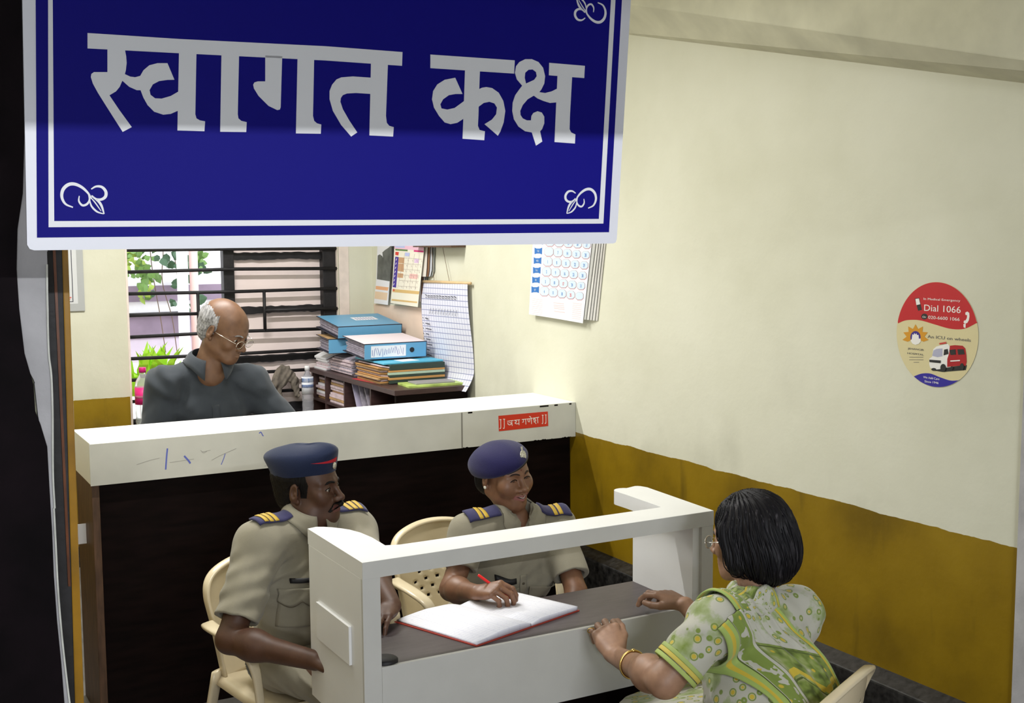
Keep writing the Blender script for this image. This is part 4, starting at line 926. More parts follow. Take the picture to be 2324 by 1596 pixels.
def binder(loc, rz, tilt, dims, cover, label, spine_label=True, cat='file'):
    """lever arch file lying flat; local x along the spine, y from the spine to the back edge"""
    w_, dpt, hh = dims; t = thing('lever_arch_file', loc, label, cat); t.matrix_world = Matrix.Translation(loc) @ Matrix.Rotation(rz, 4, 'Z') @ Matrix.Rotation(tilt, 4, 'X'); bpy.context.view_layer.update()
    mw_ = t.matrix_world
    def put(mb, n, m, sm=False, bev=0):
        mb.v = [tuple(mw_ @ Vector(v)) for v in mb.v]; return mb.make(n, m, t, sm, bev)
    put(MB().box((0, 0, 0), (w_, .004, hh)), 'spine', M['fblue'], bev=.0008); put(MB().box((0, .004, hh-.004), (w_, dpt, hh)), 'top_cover', cover, bev=.0008); put(MB().box((0, .004, 0), (w_, dpt, .004)), 'bottom_cover', M['fdark'])
    put(MB().box((-.001, -.001, hh-.0015), (w_+.001, .003, hh+.0025)).box((w_-.002, -.001, 0), (w_+.001, .0035, hh)).box((-.001, -.001, -.001), (w_, .003, .002)).box((-.0012, .0, hh-.004), (.001, dpt, hh+.001)), 'binding_edge', M['fdark'])
    mb = MB()
    for k in range(7): mb.box((.012+random.uniform(0, .012), .01, .006+k*(hh-.014)/7), (w_-.012, dpt-.01-random.uniform(0, .02), .006+(k+.8)*(hh-.014)/7))
    put(mb, 'papers', P_g)
    if spine_label:
        put(MB().box((w_*.10, -.0012, hh*.13), (w_*.66, 0, hh*.86)), 'spine_label', M['paper'])
        mb = MB()
        for k in range(16): 
            x = w_*(.12+.033*k); mb.obox((x, -.0016, hh*.5+random.uniform(-.008, .008)), [(1, 0, random.uniform(-1, 1)), (0, 1, 0), (random.uniform(-1, 1)*.3, 0, 1)], (.0012, .0003, hh*random.uniform(.15, .28)))
        put(mb, 'label_writing', M['inkblue'])
        put(MB().lathe((w_*.76, -.0014, hh*.5), [(.0145, 0), (.0145, .001)], 20, (0, 1, 0)), 'finger_ring', M['black'])
    return t, put
t1, _ = binder((2.495, 6.20, 1.2125), 0, .075, (.38, .34, .088), mat('pinkish_white_cover', (.80, .70, .74), .5), 'blue lever arch file with a pale cover and finger hole lying on the folders')
t2, put = binder((2.50, 6.62, 1.302), .02, .13, (.41, .36, .07), M['fblue'], 'light blue lever arch file lying tilted at the back of the pile', False)
put(MB().box((.18, .17, .0705), (.33, .26, .0712)), 'cover_label', M['paper'])
mb = MB()
for k in range(7): mb.obox((.20+.018*k, .21, .0716), [(1, random.uniform(-.5, .5), 0), (0, 1, 0), (0, 0, 1)], (.002, .028, .0003))
put(mb, 'label_writing', M['inkblue'])
t3, _ = binder((2.455, 6.66, 1.212), -.10, .03, (.34, .30, .085), P_t, 'brown covered lever arch file under the light blue one', False)
def slab_thing(name, label, cat, lo, hi, m, group=None, rz=0, bev=.001):
    t = MB(); c = np.array([(lo[0]+hi[0])/2, (lo[1]+hi[1])/2, (lo[2]+hi[2])/2]); h = (np.array(hi)-lo)/2
    t.obox(c, [(math.cos(rz), math.sin(rz), 0), (-math.sin(rz), math.cos(rz), 0), (0, 0, 1)], h)
    return tag(t.make(name, m, bev=bev), label, cat, group)
bf = bundle('folder_bundle', 'bundle of worn tan folders with curling edges below the blue cover', 'folders', (2.525, 6.06, CT+.002), (2.66, 6.40, 1.18), [P_t, P_o, P_p], 12, sag=-.1)
z = CT+.004
for i, (m_, h_, nm) in enumerate(((P_d, .020, 'black green folder at the bottom of the stack beside the notebook'), (P_o, .014, 'orange edged folder second from the bottom of the stack'), (P_d, .014, 'dark folder third from the bottom of the stack'), (P_m, .015, 'mint green folder in the middle of the stack'), (P_o, .011, 'thin orange folder above the mint green folder'), (P_d, .032, 'thick dark green folder near the top of the stack'))):
    slab_thing('office_folder', nm, 'folder', (2.575+random.uniform(-.006, .006), 6.04, z), (2.915, 6.42, z+h_-.0012), m_); z += h_
slab_thing('office_folder', 'bright blue folder lying on top of the folder stack', 'folder', (2.55, 6.06, z), (2.915, 6.48, z+.009), M['fblue2'])
slab_thing('paper_label', 'white slip on the bright blue folder', 'paper', (2.67, 6.09, z+.0092), (2.78, 6.19, z+.0100), M['paper'], rz=.1, bev=0)
mg = mat('lime_magazine', (.42, .55, .14), .4, var=.3, scale=18)
slab_thing('magazine', 'lime green magazine lying under the grey notebook', 'magazine', (2.61, 5.835, CT), (2.93, 6.01, CT+.012), mg, rz=-.06)
slab_thing('notebook', 'grey notebook lying on the lime green magazine', 'notebook', (2.66, 5.86, CT+.0125), (2.89, 5.985, CT+.021), mat('grey_notebook', (.30, .29, .30), .4), rz=-.05)
slab_thing('red_sheet', 'red sheet of card on the cabinet top before the folders', 'card', (2.52, 6.10, CT), (2.61, 6.42, CT+.0015), mat('red_card', (.55, .05, .06), .5), rz=.12, bev=0)
for lab, lo, hi, cols, n in (('tan and white papers lying in the first pigeonhole, upper shelf', (2.53, 6.90, .902), (2.8, 7.08, 1.03), [P_t, P_p, P_w], 8),         ('pinkish folded papers stacked in the second pigeonhole', (2.53, 6.58, .902), (2.82, 6.84, 1.035), [P_p, P_t, P_p], 9), ('brown papers on the lower shelf of the second pigeonhole', (2.53, 6.58, .637), (2.82, 6.84, .81), [P_t, P_p], 9),
        ('rolled tan papers on the lower shelf of the first pigeonhole', (2.53, 6.89, .637), (2.82, 7.08, .78), [P_t, P_o], 7)):
    bundle('paper_bundle', lab, 'papers', lo, hi, cols, n, jit=.014)
for i, (y, tl, m_) in enumerate(((6.50, .50, mat('lilac_file', (.42, .38, .52), .5)), (6.40, .45, P_g), (6.31, .55, P_g), (6.22, .4, P_p))):
    o = MB(); y0 = y; 
    o.obox((2.66, y0-.045, .98), [(1, 0, 0), (0, math.sin(tl), math.cos(tl)), (0, math.cos(tl), -math.sin(tl))], (.13, .075, .004))
    tag(o.make('leaning_file', m_), ['lilac file leaning in the third pigeonhole', 'grey file leaning second in the third pigeonhole', 'grey file leaning third in the third pigeonhole', 'pinkish file leaning last before the divider'][i], 'file')
# cloth on the grille, bottles on the sill
cl = SDF(); c = vec(2.352, 7.155, 1.0)
cl.cone(c+vec(-.02, 0, .085), c+vec(-.065, 0, -.01), .022, .026, .03).cone(c+vec(-.065, 0, 0), c+vec(-.035, 0, -.085), .024, .008, .02).cone(c+vec(.0, 0, .08), c+vec(.055, 0, .01), .020, .022, .02).cone(c+vec(.055, 0, 0), c+vec(.068, 0, -.085), .022, .018, .02).ell(c+vec(-.01, 0, .03), (.055, .02, .055), k=.03)
cl.ell(c+vec(.015, -.01, -.055), (.018, .05, .05), k=.01, op='s')
cl.disp = lambda P: wr(P, (1, 0, -.5), .0035, 3, 120)
tag(volume('cleaning_rag', cl, [(c-.15, c+.15, .004)], mat('grey_rag', (.17, .145, .12), .9, var=.35, scale=30)), 'crumpled grey brown rag hanging on the window bars', 'rag')
def bottle(x, y, z0, hh, r, label, bands, capc, water):
    t = thing('water_bottle', (x, y, z0), label, 'bottle')
    gm, nt_, b_ = nodes('clear_plastic_'+capc[0]); b_.inputs['Base Color'].default_value = (*water, 1); b_.inputs['Transmission Weight'].default_value = .75; b_.inputs['Roughness'].default_value = .15; b_.inputs['IOR'].default_value = 1.2
    prof = [(r*.8, 0), (r, .01)]
    for k in range(9): prof += [(r*(1 if k % 2 else .93), .02+k*hh*.07)]
    prof += [(r, hh*.68), (r*.85, hh*.78), (r*.42, hh*.88), (r*.36, hh*.90), (r*.36, hh*.94)]
    MB().lathe((x, y, z0), prof, 22).make('bottle_body', gm, t, True)
    MB().lathe((x, y, z0+hh*.92), [(r*.44, 0), (r*.44, hh*.08), (r*.40, hh*.085)], 20).make('cap', mat('cap_'+capc[0], capc[1], .4), t, True)
    for (a, b, cc) in bands: MB().lathe((x, y, z0+hh*a), [(r*1.015, 0), (r*1.015, hh*(b-a))], 22).make('label_band', mat('bottle_label_'+str(round(a, 2)), cc, .45), t, True)
    return t
bottle(1.463, 7.08, .795, .355, .047, 'clear plastic bottle with a magenta label at the left end of the sill', [(.40, .68, (.78, .02, .22)), (.50, .55, (.85, .35, .5))], ('magenta', (.62, .02, .20)), (.85, .90, .88))
sillt = tag(box('side_stool', (2.33, 6.86, 0), (2.49, 7.08, .78), M['darkwood']), 'narrow dark stand beside the cabinet under the window', 'stand')
bottle(2.43, 6.98, .781, .33, .036, 'clear bottle with a blue and white label beside the cabinet', [(.48, .80, (.78, .80, .86)), (.60, .66, (.05, .18, .55)), (.70, .78, (.05, .22, .62))], ('white', (.82, .82, .84)), (.80, .80, .86))

# ------------------------------------------------------------------ open ledger, pen
B4, B1, B2, B3 = [onz(x, y, .752)[:2] for x, y in ((900, 1409), (1082, 1463), (1311, 1384), (1166, 1350))]
lg = thing('ledger_book', tuple((B1+B3)/2)+(.747,), 'open ruled ledger with a red edged cover lying on the desk', 'book')
def bk(a, b):   # a across pages 0..1, b along spine 0 (front) .. 1
    f = B1*(1-a)+B2*a; g = B4*(1-a)+B3*a; return f*(1-b)+g*b
def page(a0, a1, hfun, z0, name, m, ny=2, nx=28):
    vs = []; uv_ = []
    for j in range(ny+1):
        for i in range(nx+1):
            u = i/nx; a = a0+(a1-a0)*u; q = bk(a, j/ny); vs.append((q[0], q[1], z0+hfun(u))); uv_.append((u, j/ny))
    top = len(vs)
    for j in range(ny+1):
        for i in range(nx+1):
            u = i/nx; a = a0+(a1-a0)*u; q = bk(a, j/ny); vs.append((q[0], q[1], z0+hfun(u)*.0)); uv_.append((u, j/ny))
    W_ = nx+1; fs = []
    for j in range(ny):
        for i in range(nx): fs.append((j*W_+i, j*W_+i+1, (j+1)*W_+i+1, (j+1)*W_+i)); fs.append(tuple(top+k for k in (j*W_+i, (j+1)*W_+i, (j+1)*W_+i+1, j*W_+i+1)))
    for i in range(nx): fs.append((i, top+i, top+i+1, i+1)); fs.append((ny*W_+i, ny*W_+i+1, top+ny*W_+i+1, top+ny*W_+i))
    for j in range(ny): fs.append((j*W_, (j+1)*W_, top+(j+1)*W_, top+j*W_)); fs.append((j*W_+nx, top+j*W_+nx, top+(j+1)*W_+nx, (j+1)*W_+nx))
    return np_mesh(name, np.array(vs), np.array(fs), m, lg, uv=np.array(uv_))
pm, nt, bs = nodes('ruled_ledger_page'); tc = nt.nodes.new('ShaderNodeUVMap'); sx = nt.nodes.new('ShaderNodeSeparateXYZ'); nt.links.new(tc.outputs[0], sx.inputs[0])
l1 = mth(nt, 'LESS_THAN', mth(nt, 'FRACT', mth(nt, 'MULTIPLY', sx.outputs[1], 26.0)), .10)
l2 = mth(nt, 'LESS_THAN', mth(nt, 'FRACT', mth(nt, 'MULTIPLY', mth(nt, 'ADD', sx.outputs[0], .02), 5.0)), .018)
nz = nt.nodes.new('ShaderNodeTexNoise'); nz.inputs['Scale'].default_value = 60; mp = nt.nodes.new('ShaderNodeMapping'); mp.inputs['Scale'].default_value = (1, .35, 1); nt.links.new(tc.outputs[0], mp.inputs[0]); nt.links.new(mp.outputs[0], nz.inputs[0])
wrt = mth(nt, 'MULTIPLY', mth(nt, 'GREATER_THAN', nz.outputs[0], .60), mth(nt, 'GREATER_THAN', mth(nt, 'FRACT', mth(nt, 'MULTIPLY', sx.outputs[1], 26.0)), .45))
tot = mth(nt, 'MINIMUM', mth(nt, 'ADD', mth(nt, 'MULTIPLY', l1, .30), mth(nt, 'ADD', mth(nt, 'MULTIPLY', l2, .5), mth(nt, 'MULTIPLY', wrt, .22))), 1.0)
mx = nt.nodes.new('ShaderNodeMix'); mx.data_type = 'RGBA'; nt.links.new(tot, mx.inputs[0]); mx.inputs[6].default_value = (.84, .84, .90, 1); mx.inputs[7].default_value = (.36, .38, .55, 1)
nt.links.new(mx.outputs[2], bs.inputs['Base Color']); bs.inputs['Roughness'].default_value = .6
hL = lambda u: .004+.014*(min(1, u*2.2)**.8)*(1 if u < .75 else max(.25, 1-((u-.75)/.25)**2*.75))
hR = lambda u: .004+.012*max(.2, min(1, (u/.22)**.7))*(1-.35*u)
page(.0, .52, hL, .7505, 'left_pages', pm); page(.52, 1.0, hR, .7505, 'right_pages', pm)
cvr = mat('red_book_cloth', (.42, .05, .03), .5)
MB().prism([(*bk(-.012, -.012), .7472), (*bk(1.012, -.012), .7472), (*bk(1.012, 1.01), .7472), (*bk(-.012, 1.01), .7472)], (0, 0, .0028)).make('cover', cvr, lg)
pen_tip = onz(1168, 1366, .772); pen_top = pd(1085, 1305, np.dot(pen_tip-O3, _fw)+.02)
pn = thing('red_pen', tuple(pen_tip), 'red ballpoint pen held by the woman officer over the ledger', 'pen')
dr = nrm(pen_top-pen_tip); L_ = np.linalg.norm(pen_top-pen_tip)
MB().tube([pen_tip+dr*.018, pen_tip+dr*.03, pen_tip+dr*L_*.97, pen_top], [.0032, .0042, .0045, .0036], 12).make('barrel', mat('red_plastic', (.75, .02, .02), .3), pn, True)
MB().tube([pen_tip, pen_tip+dr*.02], [.0006, .0030], 10).make('steel_tip', M['steel'], pn, True)

# ------------------------------------------------------------------ moulded plastic chairs (local: +y is the way the sitter faces)
def make_chair(x, y, rz, label):
    t = thing('plastic_chair', (x, y, 0), label, 'chair', 'cream moulded plastic chairs', rz); W_ = t.matrix_world
    def put(mb, n, sm=True, bev=0, solid=0):
        mb.v = [tuple(W_ @ Vector(v)) for v in mb.v]; o = mb.make(n, M['chair'], t, sm, bev)
        if solid: s_ = o.modifiers.new('thickness', 'SOLIDIFY'); s_.thickness = solid; s_.offset = 0
        return o
    # seat, dished
    nu = 22; mb = MB(); vs = []
    for j in range(nu+1):
        for i in range(nu+1):
            u, v = i/nu*2-1, j/nu*2-1; wd = .225+.01*v
            r = max(abs(u), abs(v)); edge = max(0, r-.86)/.14
            vs.append((u*wd*(1-.04*max(0, -v)), v*.22+.01, .425-.014*math.cos(u*1.3)*math.cos(v)+.012*u*u-edge**2*.03))
    fs = [(j*(nu+1)+i, j*(nu+1)+i+1, (j+1)*(nu+1)+i+1, (j+1)*(nu+1)+i) for j in range(nu) for i in range(nu)]
    mb.add(vs, fs); put(mb, 'seat', solid=.006)
    # backrest shell with a pierced lattice
    n1, n2 = 44, 36; vs = []; keep = []
    for j in range(n2+1):
        for i in range(n1+1):
            u, v = i/n1*2-1, j/n2; hw_ = .185+.025*v; top = .42+.375*v
            top -= (abs(u)**3)*.085*v
            y_ = -.20-.075*v+.050*u*u-.012*math.sin(v*PI)
            vs.append((u*hw_, y_, top))
    for j in range(n2):
        for i in range(n1):
            u, v = (i+.5)/n1*2-1, (j+.5)/n2
            hole = .20 < v < .80 and abs(u) < .62 and ((i+j) % 6 < 2) and ((i-j) % 6 < 2)
            if not hole: keep.append((j*(n1+1)+i, j*(n1+1)+i+1, (j+1)*(n1+1)+i+1, (j+1)*(n1+1)+i))
    mb = MB(); mb.add(vs, keep); put(mb, 'backrest', solid=.006)
    rim = [(-.185, -.155, .43), (-.203, -.185, .60), (-.209, -.215, .70), (-.175, -.245, .755), (-.095, -.268, .785), (0, -.277, .795), (.095, -.268, .785), (.175, -.245, .755), (.209, -.215, .70), (.203, -.185, .60), (.185, -.155, .43)]
    put(MB().sweep(smooth_line(rim, 6), .032, .014, (0, -1, .2)), 'backrest_rim')
    for s in (-1, 1):
        arm = [(s*.200, -.19, .585), (s*.252, -.135, .630), (s*.290, -.03, .650), (s*.295, .09, .645), (s*.285, .165, .620), (s*.272, .195, .560), (s*.262, .205, .44)]
        sd_ = smooth_line(arm, 7); n_ = len(sd_); w_ = [.030+.022*math.sin(PI*min(1, k/n_*1.15)) for k in range(n_)]
        put(MB().sweep(sd_, w_, .017, (s, .25, 0)), 'armrest')
        put(MB().sweep(smooth_line([(s*.262, .205, .45), (s*.258, .212, .25), (s*.262, .235, 0)], 6), [.052-.001*k for k in range(13)], .020, (1, 0, 0)), 'leg')
        put(MB().sweep(smooth_line([(s*.205, -.165, .45), (s*.225, -.215, .22), (s*.245, -.265, 0)], 6), [.050-.001*k for k in range(13)], .020, (1, .4, 0)), 'leg')
    put(MB().sweep([(-.262, .207, .42), (0, .222, .405), (.262, .207, .42)], .035, .010, (0, 0, 1)), 'front_apron')
    return t
def face_rz(f): return math.atan2(-f[0], f[1])
# ------------------------------------------------------------------ people
def skin(name, c, rough=.5):
    m, nt, b = nodes(name); N = nt.nodes; L = nt.links
    tc = N.new('ShaderNodeTexCoord'); n = N.new('ShaderNodeTexNoise'); n.inputs['Scale'].default_value = 38; n.inputs['Detail'].default_value = 6; L.new(tc.outputs['Object'], n.inputs['Vector'])
    r = N.new('ShaderNodeValToRGB'); r.color_ramp.elements[0].position = .3; r.color_ramp.elements[1].position = .72
    r.color_ramp.elements[0].color = (c[0]*.84, c[1]*.80, c[2]*.78, 1); r.color_ramp.elements[1].color = (min(1, c[0]*1.14), min(1, c[1]*1.12), min(1, c[2]*1.1), 1)
    L.new(n.outputs[0], r.inputs[0]); L.new(r.outputs[0], b.inputs['Base Color'])
    b.inputs['Roughness'].default_value = rough; b.inputs['Specular IOR Level'].default_value = .45; b.inputs['Subsurface Weight'].default_value = .06; b.inputs['Subsurface Radius'].default_value = (.01, .004, .002)
    bp = N.new('ShaderNodeBump'); n2 = N.new('ShaderNodeTexNoise'); n2.inputs['Scale'].default_value = 420; L.new(tc.outputs['Object'], n2.inputs['Vector'])
    bp.inputs['Strength'].default_value = .12; bp.inputs['Distance'].default_value = .001; L.new(n2.outputs[0], bp.inputs['Height']); L.new(bp.outputs[0], b.inputs['Normal'])
    return m
def cloth(name, c, weave=700, bump=.25, rough=.85, var=.06):
    m = mat(name, c, rough, var=var, scale=12, bump=bump, bscale=weave, spec=.2); m.node_tree.nodes['Principled BSDF'].inputs['Sheen Weight'].default_value = .15; return m
M['khaki'] = cloth('khaki_drill', (.285, .26, .195)); M['khaki_d'] = cloth('khaki_seam_thread', (.11, .09, .06)); M['navy'] = cloth('navy_wool', (.010, .017, .050), 500, .3); M['navy2'] = cloth('navy_felt', (.013, .011, .062), 400, .3)
M['epaul'] = cloth('epaulette_navy', (.040, .038, .105), 500, .3); M['yellow'] = mat('yellow_braid', (.60, .40, .05), .5, bump=.4, bscale=500); M['redc'] = mat('red_cloth_flash', (.42, .01, .02), .8)
M['hairb'] = mat('black_hair', (.006, .005, .005), .5, spec=.18, bump=.5, bscale=220, stretch=(1, 1, .12)); M['eyew'] = mat('eye_white', (.42, .38, .33), .2, spec=.6); M['iris'] = mat('dark_iris', (.015, .008, .005), .1, spec=.8)
M['teeth'] = mat('teeth', (.72, .68, .60), .3); M['badge'] = mat('silver_badge', (.72, .70, .60), .3, metal=.9, bump=1.2, bscale=260); M['chrome'] = mat('spectacle_metal', (.75, .72, .66), .2, metal=1)
lens_m, nt_, b_ = nodes('spectacle_lens'); b_.inputs['Transmission Weight'].default_value = 1; b_.inputs['Roughness'].default_value = .02; b_.inputs['IOR'].default_value = 1.05
def bounds(pts, pad):
    P = np.array(pts); return P.min(0)-pad, P.max(0)+pad
def vol_multi(name, parts_, mats, parent, paint=None):
    VV = []; FF = []; k = 0
    for sd, lo, hi, h in parts_:
        V, F = surface(sd, lo, hi, h); VV.append(V); FF.append(F+k); k += len(V)
    V = np.concatenate(VV); F = np.concatenate(FF)
    return np_mesh(name, V, F, mats, parent, paint(V[F].mean(1)) if paint else None)
def yaw_pitch(f2, pitch, roll=0):
    """head rows right/forward/up from a ground direction, a pitch (down negative) and a sideways tilt"""
    f = nrm([f2[0], f2[1], 0])*math.cos(pitch)+vec(0, 0, math.sin(pitch)); R = frame(f, (0, 0, 1))
    c, s = math.cos(roll), math.sin(roll); return np.array([R[0]*c+R[2]*s, R[1], -R[0]*s+R[2]*c])
def eyes(X, R, parent, sc, look=0.0):
    for s in (-1, 1):
        c = X(.0315*s, .0745, 0); e = MB().lathe(c, [(.0001, -.0134*sc)]+[(.0134*sc*math.sin(t), -.0134*sc*math.cos(t)) for t in np.linspace(.15, PI-.12, 12)]+[(.0001, .0134*sc)], 18, R[1]).make('eye', M['eyew'], parent, True)
        f = nrm(R[1]+R[0]*look-R[2]*.12)
        MB().lathe(c, [(.0064*sc, .0121*sc), (.0055*sc, .0134*sc), (.002*sc, .0139*sc), (.0002, .0140*sc)], 16, f).make('iris', M['iris'], e, True)
def brows(sdf, X, R, parent, m, sc, th=.0048, lift=0):
    for s in (-1, 1):
        P = []
        for a, b in ((.012, .0185), (.022, .0225), (.034, .0225), (.045, .0175)):
            p = X(a*s, .12, b+lift); d = -R[1]
            for _ in range(40): p = p+d*max(float(sdf(p[None])[0])*.8, 0)
            P.append(p)
        MB().tube(smooth_line(P, 4), [.0020*sc]+[th*.62*sc]*(len(smooth_line(P, 4))-3)+[.0018*sc, .001*sc], 8).make('eyebrow', m, parent, True)
def mouth_line(sdf, X, R, parent, sc, gap=.0052):
    def strip(name, m, dz, wmax, off, hw):
        P = []
        for i in range(15):
            t = i/14*2-1; p = X(t*hw, .13, -.0655+.0075*t*t+dz)
            for _ in range(40): p = p-R[1]*max(float(sdf(p[None])[0])*.8, 0)
            P.append(p+R[1]*off)
        MB().sweep(P, [max(.0006, wmax*(1-abs(i/14*2-1)**2.2)) for i in range(15)], .0016, tuple(R[2]), 8).make(name, m, parent, True)
    strip('mouth_opening', mat('mouth_interior', (.035, .010, .009), .6), 0, gap*sc, .0002, .0265*sc)
    strip('teeth', M['teeth'], .0010*sc, gap*.42*sc, .0009, .0175*sc)
def lashes(sdf, X, R, parent, sc, th=.0011):
    for s in (-1, 1):
        P = []
        for a, b in ((.0165, -.002), (.022, .0030), (.0315, .0052), (.041, .0032), (.0475, -.0015)):
            p = X(a*s, .12, b); d = -R[1]
            for _ in range(40): p = p+d*max(float(sdf(p[None])[0])*.8, 0)
            P.append(p)
        L_ = smooth_line(P, 4); MB().tube(L_, [th*.5]+[th*1.2]*(len(L_)-2)+[th*.5], 6).make('eyelash', M['hairb'], parent, True)
def collar(sd, nb, R3, parent, m, r=(.062, .070), drop=.040, tip=.062, back=.035, lean=.008, open_=16, th=.0035):
    """turned-down shirt collar round the neck; nb neck-base centre, R3 torso rows (right, forward, up)"""
    rr, f, u = R3; n = 40; vs = []; K = 5
    for i in range(n+1):
        ph = math.radians(-180+open_+(360-2*open_)*i/n)    # 0 = back
        c, s_ = math.cos(ph), math.sin(ph); fr = (1-c)/2    # 0 at back, 1 at front
        top = back*(1-fr)+.004*fr-.016*fr**2
        dp = drop+(tip-drop)*max(0, (fr-.72)/.28)**1.5
        d_ = -f*c+rr*s_
        for k in range(K):
            t = k/(K-1); q = nb+d_*(r[0]+(lean+.020)*t**.7)*(1+.06*abs(s_))+u*(top-dp*t+.006*math.sin(PI*t))+f*(.010*fr)
            vs.append(q)
    for _ in range(14):
        V = np.array(vs); dd = sd(V); e = .004; g = np.stack([sd(V+vec(e, 0, 0))-dd, sd(V+vec(0, e, 0))-dd, sd(V+vec(0, 0, e))-dd], 1)/e
        mv = np.clip(.006-dd, 0, .02); vs = list(V+g*mv[:, None]/np.maximum(np.linalg.norm(g, axis=1), .3)[:, None])
    fs = [(i*K+k, (i+1)*K+k, (i+1)*K+k+1, i*K+k+1) for i in range(n) for k in range(K-1)]
    o = np_mesh('collar', np.array(vs), np.array(fs), m, parent); s2 = o.modifiers.new('thickness', 'SOLIDIFY'); s2.thickness = th; s2.offset = 1; return o
def torso(S, sr, sl, nb, pel, R3, w=1.0, dep=1.0, belly=0.0, bust=0.0):
    rr, f, u = R3; mid = (sr+sl)/2; L_ = np.linalg.norm(mid-pel); up = nrm(mid-pel); hw = np.linalg.norm(sr-sl)/2; Rt = np.array([rr, nrm(np.cross(up, rr)), up])
    S.cone(sr-up*.006, sl-up*.006, .056*w, .056*w, .05); S.cone(nb-up*.010, sr-up*.002, .052, .048*w, .04); S.cone(nb-up*.010, sl-up*.002, .052, .048*w, .04)
    S.ell(mid-up*.135+f*.012, (hw*.93, .105*dep, .15), Rt, .05); S.ell(pel+up*L_*.42+f*(.012+belly*.5), (hw*.88*w, (.108+belly*.5)*dep, .15), Rt, .06)
    S.ell(pel+up*.04+f*.005, (hw*.93*w, .118*dep, .12), Rt, .06)
    if bust:
        for s in (-1, 1): S.ell(mid-up*.165+f*(.085)+rr*s*.07, (.062, bust, .06), Rt, .045)
    for q in (sr, sl): S.ell(q-up*.012, (.064*w, .062*w, .066*w), Rt, .03)
def neck_hole(S, nb, R3, v=.05, r=.054):
    rr, f, u = R3; S.cone(nb-u*.02+f*.002, nb+u*.12, r, r+.008, .008, 's'); S.cone(nb+f*.072-u*v*.7, nb+f*.055+u*.05, .006, .042, .012, 's')
def sleeve(S, sh, el, t=.72, r0=.064, r1=.058, hollow=.012):
    e = sh+(el-sh)*t; d = nrm(el-sh); Q = SDF(); Q.cone(sh, e+d*.05, r0, r1, .01); Q.half(e, d, .004); Q.cone(e-d*hollow*.5, e+d*.06, r1*.78, r1*.82, .003, 's'); S.other(Q, .045); return e, d
def fore(S, el, wr, r=(.042, .026), sc=1.0):
    m = el+(wr-el)*.28; S.cone(el, m, r[0]*.88*sc, r[0]*.94*sc, .04); S.cone(m, wr, r[0]*.94*sc, r[1]*sc, .04)
def legs(B, T, pel, R3, knees, ankles, r=(.088, .066, .052), hipw=.085):
    rr = R3[0]
    for s, kn, an in ((1, knees[0], ankles[0]), (-1, knees[1], ankles[1])):
        hp = pel+rr*s*hipw
        B.cone(hp, kn, .065, .045, .03); B.cone(kn, an, .043, .032, .02)
        T.cone(hp, kn, r[0], r[1], .045); T.cone(kn, an+vec(0, 0, .05), r[1], r[2], .03)
def shoe(name, an, f2, m, parent):
    f = nrm([f2[0], f2[1], 0]); s = SDF(); R = frame(f, (0, 0, 1))
    s.ell(an+vec(0, 0, -.045)+f*.05, (.045, .135, .045), R, .02).ell(an+vec(0, 0, -.01), (.042, .055, .06), R, .03).half(vec(an[0], an[1], .012), (0, 0, -1))
    lo, hi = bounds([an-f*.12, an+f*.22], .1); return volume(name, s, [(lo, hi, .006)], m, parent)

def uniform_details(S, shirt, nb, sr, sl, mid, R3, stripes, pw=1.0, order=0):
    rr, f, up = R3
    def on(o0, U, V, D, fu, n, off, name, m, par=shirt, **k): return drape(name, S, o0, U, V, D, fu, n, off, m, par, **k)
    on(mid-up*.10, -rr, up, -f, lambda a, b: ((a-.5)*.030, -.32*b), (4, 40), .0022, 'button_placket', M['khaki'])
    for k in range(5): 
        o0 = mid-up*(.13+.062*k); d = float(S(np.array([o0+f*.25]))[0]); p = o0+f*.25
        for _ in range(40): p = p-f*max(float(S(p[None])[0])-.003, 0)*.9
        MB().lathe(p, [(.0055, 0), (.0055, .0018), (.004, .0022), (.0003, .0022)], 12, f).make('button', M['khaki_d'], shirt, True)
    for s in (1, -1):
        pc = mid-up*.155*pw+rr*s*.085*pw
        pk = on(pc, -rr, up, -f, lambda a, b: ((a-.5)*.115*pw, -.125*b), (14, 16), .0022, 'chest_pocket', M['khaki'])
        sc_ = lambda a: (.040+.018*abs(math.sin(PI*2*a)))*pw
        on(pc+up*.006, -rr, up, -f, lambda a, b: ((a-.5)*.122*pw, -sc_(a)*b), (28, 8), lambda a, b: .0058, 'pocket_flap', M['khaki'], pk, th=.0022)
        on(pc+up*.006, -rr, up, -f, lambda a, b: ((a-.5)*.122*pw, -sc_(a)+.0005-.0034*b), (36, 2), lambda a, b: .0066, 'flap_stitching', M['khaki_d'], pk, th=.0020)
    on(mid-up*.132*pw+rr*.075*pw, -rr, up, -f, lambda a, b: ((a-.5)*.072, .016*b), (10, 3), .004, 'name_strip', M['black'])
    for s, sh in ((1, sr), (-1, sl)):
        ax = nrm(sh-nb); ax = nrm(ax-up*(ax @ up)); side = np.cross(up, ax)
        og = nb+ax*.082; ln = np.linalg.norm((sh-nb)-up*((sh-nb) @ up))-.050
        wdt = lambda a: .054+.006*a
        ep = on(og, ax, side, -up, lambda a, b: (ln*a, (b-.5)*wdt(a)), (16, 8), .008, 'epaulette', M['epaul'], th=.006, start=.15)
        for k in range(stripes): on(og, ax, side, -up, lambda a, b, k=k: (ln*(.42+.16*k+.115*a), (b-.5)*.0585), (4, 8), .0125, 'rank_stripe', M['yellow'], ep, th=.002, start=.15)

